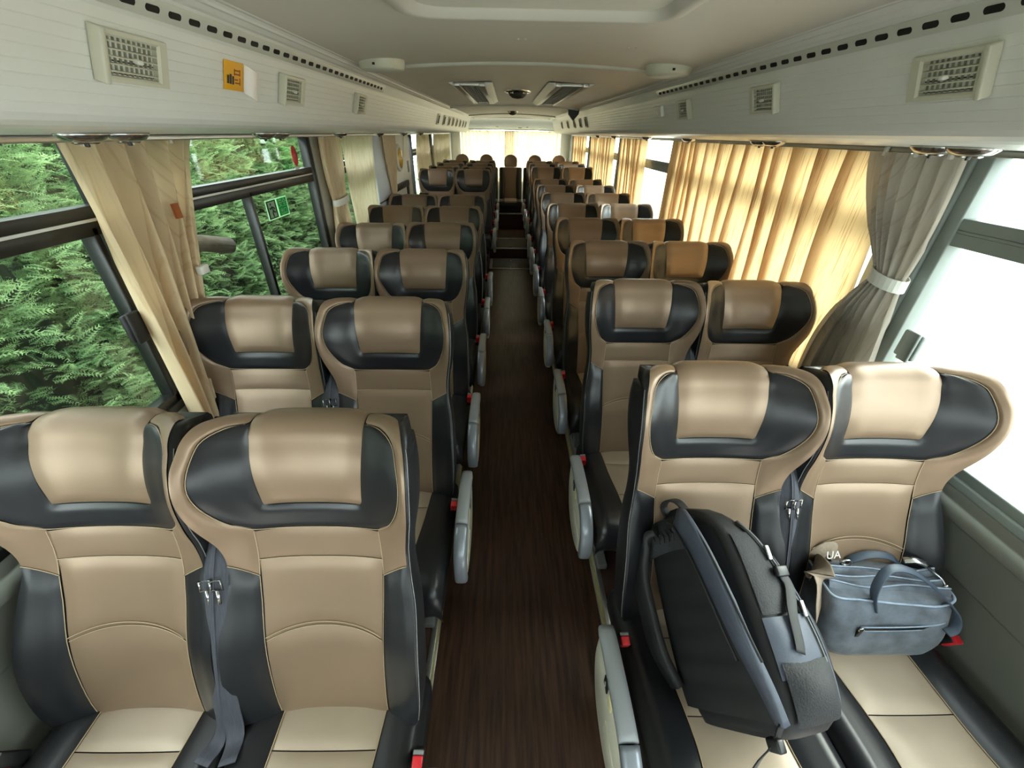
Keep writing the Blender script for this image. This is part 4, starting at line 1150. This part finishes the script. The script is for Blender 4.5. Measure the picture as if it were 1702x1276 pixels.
# side (local +x) panels: mesh panel, zip, bottle pocket, compression strap
def side(y, z, off=.004):
    hx = interp(BW, z); hy = interp(BD, z); q = (y - hy * .98) / hy
    return Vector((hx * max(0, 1 - min(1, abs(q)) ** 4.2) ** (1 / 4.2) + off, y, z))
def side_patch(y0, y1, z0, z1, off, name, mat, par, bul=0.0):
    P = []
    for i in range(15):
        z = z0 + (z1 - z0) * i / 14
        P.append([side(y0(z) + (y1(z) - y0(z)) * k / 8, z, off + bul * math.sin(PI * k / 8) * math.sin(PI * i / 14)) for k in range(9)])
    m = MB(); m.grid(P); return m.build(name, mat, par)
dpt = lambda z: interp(BD, z) * 1.96
side_patch(lambda z: .030, lambda z: dpt(z) * .70, .22, .40, .004, 'side_mesh_panel', M_MESHN, bp_)
side_patch(lambda z: .025, lambda z: dpt(z) * .74, .10, .215, .006, 'side_panel', M_NYLONB, bp_, .008)
side_patch(lambda z: .03, lambda z: dpt(z) * .80, .02, .13, .010, 'bottle_pocket', M_MESHN, bp_, .02)
zp = [side(dpt(z) * (.78 - .05 * math.sin(4 * z)), z, .006) for z in [.06 + .37 * i / 24 for i in range(25)]]
m = MB(); m.ribbon(zp, (0, 1, 0), .014, .003); zz = m.build('zip', M_FRAME, bp_)
m = MB(); m.tube([p + Vector((.003, 0, 0)) for p in zp], .0022, 6); m.build('zip_teeth', M_LEG, zz)
for k in (6, 14):
    m = MB(); p = zp[-k]; m.box((-.004, -.006, -.022), (.004, .006, .012), .002, M=Matrix.Translation(p + Vector((.006, 0, 0)))); m.build('zip_pull', M_METAL, zz)
for i in (1, 2):
    zq = [side(dpt(z) * (.78 + .07 * i), z, .004) for z in [.04 + .30 * k / 18 for k in range(19)]]
    m = MB(); m.tube(zq, .004, 6); m.build('seam_piping', M_NYLONB, bp_)
cs = [side(dpt(z) * .70, z, .012) for z in (.30, .27)] + [side(dpt(.22) * .50, .22, .016), side(dpt(.17) * .40, .165, .018), side(dpt(.15) * .36, .145, .018)]
m = MB(); m.ribbon(spl3(cs, 14), (0, 1, .35), .026, .003); cst = m.build('compression_strap', M_NYLON, bp_)
m = MB(); m.box((-.006, -.018, -.012), (.006, .018, .012), .003, M=Matrix.Translation(side(dpt(.30) * .70, .305, .014))); m.build('buckle', M_DPLAST, cst)
# front pocket bulge (towards the window) and tail strap
secs = []
for i in range(14):
    a = i / 13; z = .015 + .29 * a; k = math.sin(PI * (.12 + .86 * a)) ** .6
    secs.append([(x, y, z) for x, y in sup(.118 * (.75 + .25 * k), .052 * k + .004, 24, 3.2, 0, .185 + .025 * k)])
m = MB(); loft(m, secs); m.build('front_pocket', M_NYLON, bp_)
m = MB(); m.ribbon(spl3([(.138, -.002, .03), (.12, -.02, .0), (.08, -.03, -.03), (.03, -.035, -.075)], 12), (0, 1, .3), .024, .003); m.build('strap_tail', M_NYLON, bp_)
m = MB(); m.box((.112, -.032, -.012), (.142, -.012, .012), .004); m.build('strap_adjuster', M_DPLAST, bp_)

# --- denim bag
dn = thing('denim_bag', 'washed blue denim bag with two loop handles on the nearest curtain side window seat', 'bag', (1.015, .675, .485), -.06)
secs = []
for i in range(16):
    a = i / 15; z = .008 + .185 * a
    hx = .150 + .030 * a ** .8 + .006 * math.sin(5 * a); hy = .088 - .016 * a + .012 * math.sin(PI * a)
    secs.append([(x, y + .006 * math.sin(x * 22 + 3 * a), z + .012 * abs(x / hx) ** 2 * a) for x, y in sup(hx, hy, 44, 7, 0, .030 * a)])
m = MB(); loft(m, secs); m.build('body', M_DENIM, dn)
m = MB()
top = [Vector(p) for p in secs[-1]]
m.tube([p + Vector((0, 0, .002)) for p in top], .0032, 6, closed=True); m.build('rim_seam', M_DENIMD, dn)
# gathered top folds with zips
for j, yy in enumerate((-.032, -.006, .022)):
    P = []
    for i in range(21):
        x = -.165 + .33 * i / 20; P.append([(x, .030 + yy + dy + .004 * math.sin(x * 30 + j), .196 + .016 * math.cos(dy / .013 * PI / 2) + .005 * math.sin(x * 21 + j * 2) + .012 * abs(x / .18) ** 2) for dy in [-.013 + .026 * k / 6 for k in range(7)]])
    m = MB(); m.grid(P); m.build('top_fold', M_DENIM, dn)
    m = MB(); m.tube([(p[3][0], p[3][1], p[3][2] + .002) for p in P], .0022, 6); m.build('fold_edge', M_DENIMD, dn)
# front zip pocket
def dfront(x, a, off=.0):
    hx = .150 + .030 * a ** .8; hy = .088 - .016 * a + .012 * math.sin(PI * a); q = min(1, abs(x) / hx)
    return Vector((x, .030 * a - hy * (1 - q ** 5) ** .2 - off, .008 + .185 * a + .012 * q * q * a))
zl = [dfront(x, .60 + .10 * (x + .08) / .22, .004) for x in [-.085 + .225 * i / 18 for i in range(19)]]
m = MB(); m.ribbon(zl, (0, .1, 1), .012, .003); z1 = m.build('zip', M_FRAME, dn)
for dz in (.009, -.009):
    m = MB(); m.tube([p + Vector((0, -.001, dz)) for p in zl], .002, 6); m.build('zip_edge', M_DENIMD, z1)
m = MB(); m.box((-.006, -.008, -.030), (.006, -.001, .008), .002, M=Matrix.Translation(zl[0])); m.build('zip_pull', M_FRAME, z1)
m = MB(); m.tube([zl[0] + Vector((.007 * math.cos(q), -.006, .004 + .007 * math.sin(q))) for q in [2 * PI * k / 12 for k in range(12)]], .002, 6, closed=True); m.build('zip_ring', M_METAL, z1)
# handles
hp = spl3([(-.045, -.045, .165), (-.065, -.030, .235), (-.03, .0, .285), (.04, .005, .275), (.11, -.02, .235), (.155, -.055, .19), (.160, -.075, .150), (.138, -.082, .135)], 40)
m = MB(); m.ribbon(hp, [(-.2, 1, .25)] * 40, .022, .005); m.build('handle', M_DENIMB, dn)
hp = spl3([(-.06, .075, .19), (-.05, .08, .215), (.0, .085, .235), (.06, .085, .23), (.10, .08, .20)], 24)
m = MB(); m.ribbon(hp, [(0, 1, .4)] * 24, .022, .005); m.build('handle', M_DENIMB, dn)
# strap with lettering and clasps
sp_ = spl3([(-.165, .06, .19), (-.19, .035, .235), (-.205, -.005, .25), (-.205, -.035, .20), (-.19, -.05, .14)], 20)
m = MB(); m.ribbon(sp_, [(.55, .8, .25)] * 20, .075, .003); stp = m.build('carrying_strap', M_TANW, dn)
sp2 = spl3([(-.165, .075, .215), (-.14, .085, .25), (-.11, .09, .245), (-.09, .09, .21)], 14)
m = MB(); m.ribbon(sp2, [(0, .35, 1)] * 14, .042, .003); m.build('strap_loop', M_TANW, stp)
text('UA', .034, M_ICON, 'lettering', stp, (-.125, .064, .250), (1.15, .0, .15))
m = MB(); m.tube([Vector((-.075 + .016 * math.cos(q), .065, .218 + .012 * math.sin(q))) for q in [2 * PI * k / 14 for k in range(14)]], .003, 6, closed=True); m.build('clasp_ring', M_METAL, dn)
m = MB()
m.ribbon(spl3([(.085, .07, .235), (.11, .065, .245), (.14, .055, .24)], 10), (0, 1, .2), .018, .008); m.build('clasp', M_METAL, dn)
m = MB(); m.tube(spl3([(.135, .055, .238), (.155, .045, .225), (.172, .03, .215), (.176, .015, .205)], 12), .0045, 6); m.build('clasp_hook', M_METAL, dn)
m = MB(); m.tube([Vector((.176 + .010 * math.cos(q), .010, .200 + .012 * math.sin(q))) for q in [2 * PI * k / 14 for k in range(14)]], .003, 6, closed=True); m.build('clasp_ring', M_METAL, dn)

# ================================================================== OUTSIDE
b = MB(); b.box((-30, -25, -1.15), (40, 45, -1.05)); gr = struct(b.build('ground', M_GROUND))

def frond_template():
    V = []; F = []; T = []
    def rh(p, d, L, w, up, t0, t1):
        d = np.array(d, float); d /= np.linalg.norm(d); s_ = np.cross(d, up); s_ /= np.linalg.norm(s_)
        i = len(V); V.extend([p + d * L * .12 + s_ * w * .85, p + d * L, p + d * L * .12 - s_ * w * .85]); T.extend([t0, t1, t0]); F.append((i, i + 1, i + 2))
    up = np.array([0, 0, 1.0])
    for k in range(8):
        a = k / 7; p = np.array([a * .9, 0, -.16 * a * a]); L = .40 * (1 - .72 * a) + .05
        for s_ in (1, -1):
            d = np.array([.75, s_ * .8, -.12 - .1 * a])
            rh(p, d, L, .034, up, a * .5, .35 + a * .65)
            if k < 5:
                q = p + d / np.linalg.norm(d) * L * .45
                rh(q, [1.0, s_ * .15, -.1], L * .5, .028, up, .3 + a * .4, .5 + a * .5)
                rh(q, [.3, s_ * 1.0, -.15], L * .42, .028, up, .3 + a * .4, .5 + a * .5)
    rh(np.array([.75, 0, -.09]), [1, 0, -.3], .28, .03, up, .6, 1.0)
    return np.array(V), np.array(F), np.array(T)
FV, FF, FT = frond_template()
def conifer_mesh(seed, R=.86, H=3.7, N=7200):
    rng = np.random.default_rng(seed); vs = []; fs = []; ts = []; off = 0
    for i in range(N):
        h = rng.random() ** .9; th = rng.uniform(-2.0, 2.0)
        lob = 1 + .14 * math.sin(3 * th + 9 * h) + .11 * math.sin(5 * th - 14 * h + seed) + .06 * math.sin(11 * th + 23 * h)
        rad = R * (1 - .55 * h ** 2.2) * lob
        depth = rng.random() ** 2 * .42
        r_ = rad - depth
        base = np.array([r_ * math.cos(th), r_ * math.sin(th), h * H])
        L = rng.uniform(.065, .145); az = th + rng.normal(0, .55); el = rng.uniform(-.15, .75)
        dx = np.array([math.cos(az) * math.cos(el), math.sin(az) * math.cos(el), math.sin(el)])
        up = np.array([0, 0, 1.0]) + rng.normal(0, .35, 3) + .5 * np.array([math.cos(th), math.sin(th), 0])
        dy = np.cross(up, dx); dy /= np.linalg.norm(dy); dz = np.cross(dx, dy)
        Mx = np.stack([dx, dy, dz], 1) * L
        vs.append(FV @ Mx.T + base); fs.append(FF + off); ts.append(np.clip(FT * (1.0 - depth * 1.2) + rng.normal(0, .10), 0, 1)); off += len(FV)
    V = np.concatenate(vs).astype(np.float32); F = np.concatenate(fs).astype(np.int32); T = np.concatenate(ts).astype(np.float32)
    me = D.meshes.new('foliage')
    me.vertices.add(len(V)); me.vertices.foreach_set('co', V.ravel()); me.loops.add(F.size); me.loops.foreach_set('vertex_index', F.ravel())
    me.polygons.add(len(F)); me.polygons.foreach_set('loop_start', np.arange(0, F.size, 3, dtype=np.int32)); me.polygons.foreach_set('loop_total', np.full(len(F), 3, dtype=np.int32))
    at = me.attributes.new('tip', 'FLOAT', 'POINT'); at.data.foreach_set('value', T)
    me.update(); me.validate(); me.materials.append(M_LEAF); return me
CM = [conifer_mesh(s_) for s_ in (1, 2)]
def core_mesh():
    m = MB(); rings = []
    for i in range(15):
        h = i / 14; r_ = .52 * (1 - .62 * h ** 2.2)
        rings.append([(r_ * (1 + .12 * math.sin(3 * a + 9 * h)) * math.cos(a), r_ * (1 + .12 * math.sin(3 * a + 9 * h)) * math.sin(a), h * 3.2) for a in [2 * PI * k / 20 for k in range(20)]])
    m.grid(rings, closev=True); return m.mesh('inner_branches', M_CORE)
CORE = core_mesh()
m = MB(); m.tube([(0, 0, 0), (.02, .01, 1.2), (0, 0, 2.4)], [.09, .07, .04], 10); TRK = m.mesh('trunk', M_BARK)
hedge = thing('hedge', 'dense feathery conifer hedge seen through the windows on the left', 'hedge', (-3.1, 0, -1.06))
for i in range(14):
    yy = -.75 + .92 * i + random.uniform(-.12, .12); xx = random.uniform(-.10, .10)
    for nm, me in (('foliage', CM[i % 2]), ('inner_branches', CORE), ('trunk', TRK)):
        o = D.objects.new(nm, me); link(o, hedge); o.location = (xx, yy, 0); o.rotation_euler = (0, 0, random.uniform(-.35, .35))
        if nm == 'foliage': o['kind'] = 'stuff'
t = thing('cut_branch', 'thick sawn-off brown branch sticking out of the hedge by the exit sign', 'branch', (-2.02, 2.66, 1.13))
m = MB(); m.tube([(-.25, -.10, .06), (.0, .05, .02), (.02, .27, -.045)], [.05, .052, .054], 14); m.build('bark', M_BARK, t)
m = MB(); m.tube([(.02, .271, -.0453), (.0203, .274, -.046)], .048, 14); m.build('cut_face', pmat('cut_wood', srgb(150, 130, 100), .8), t)
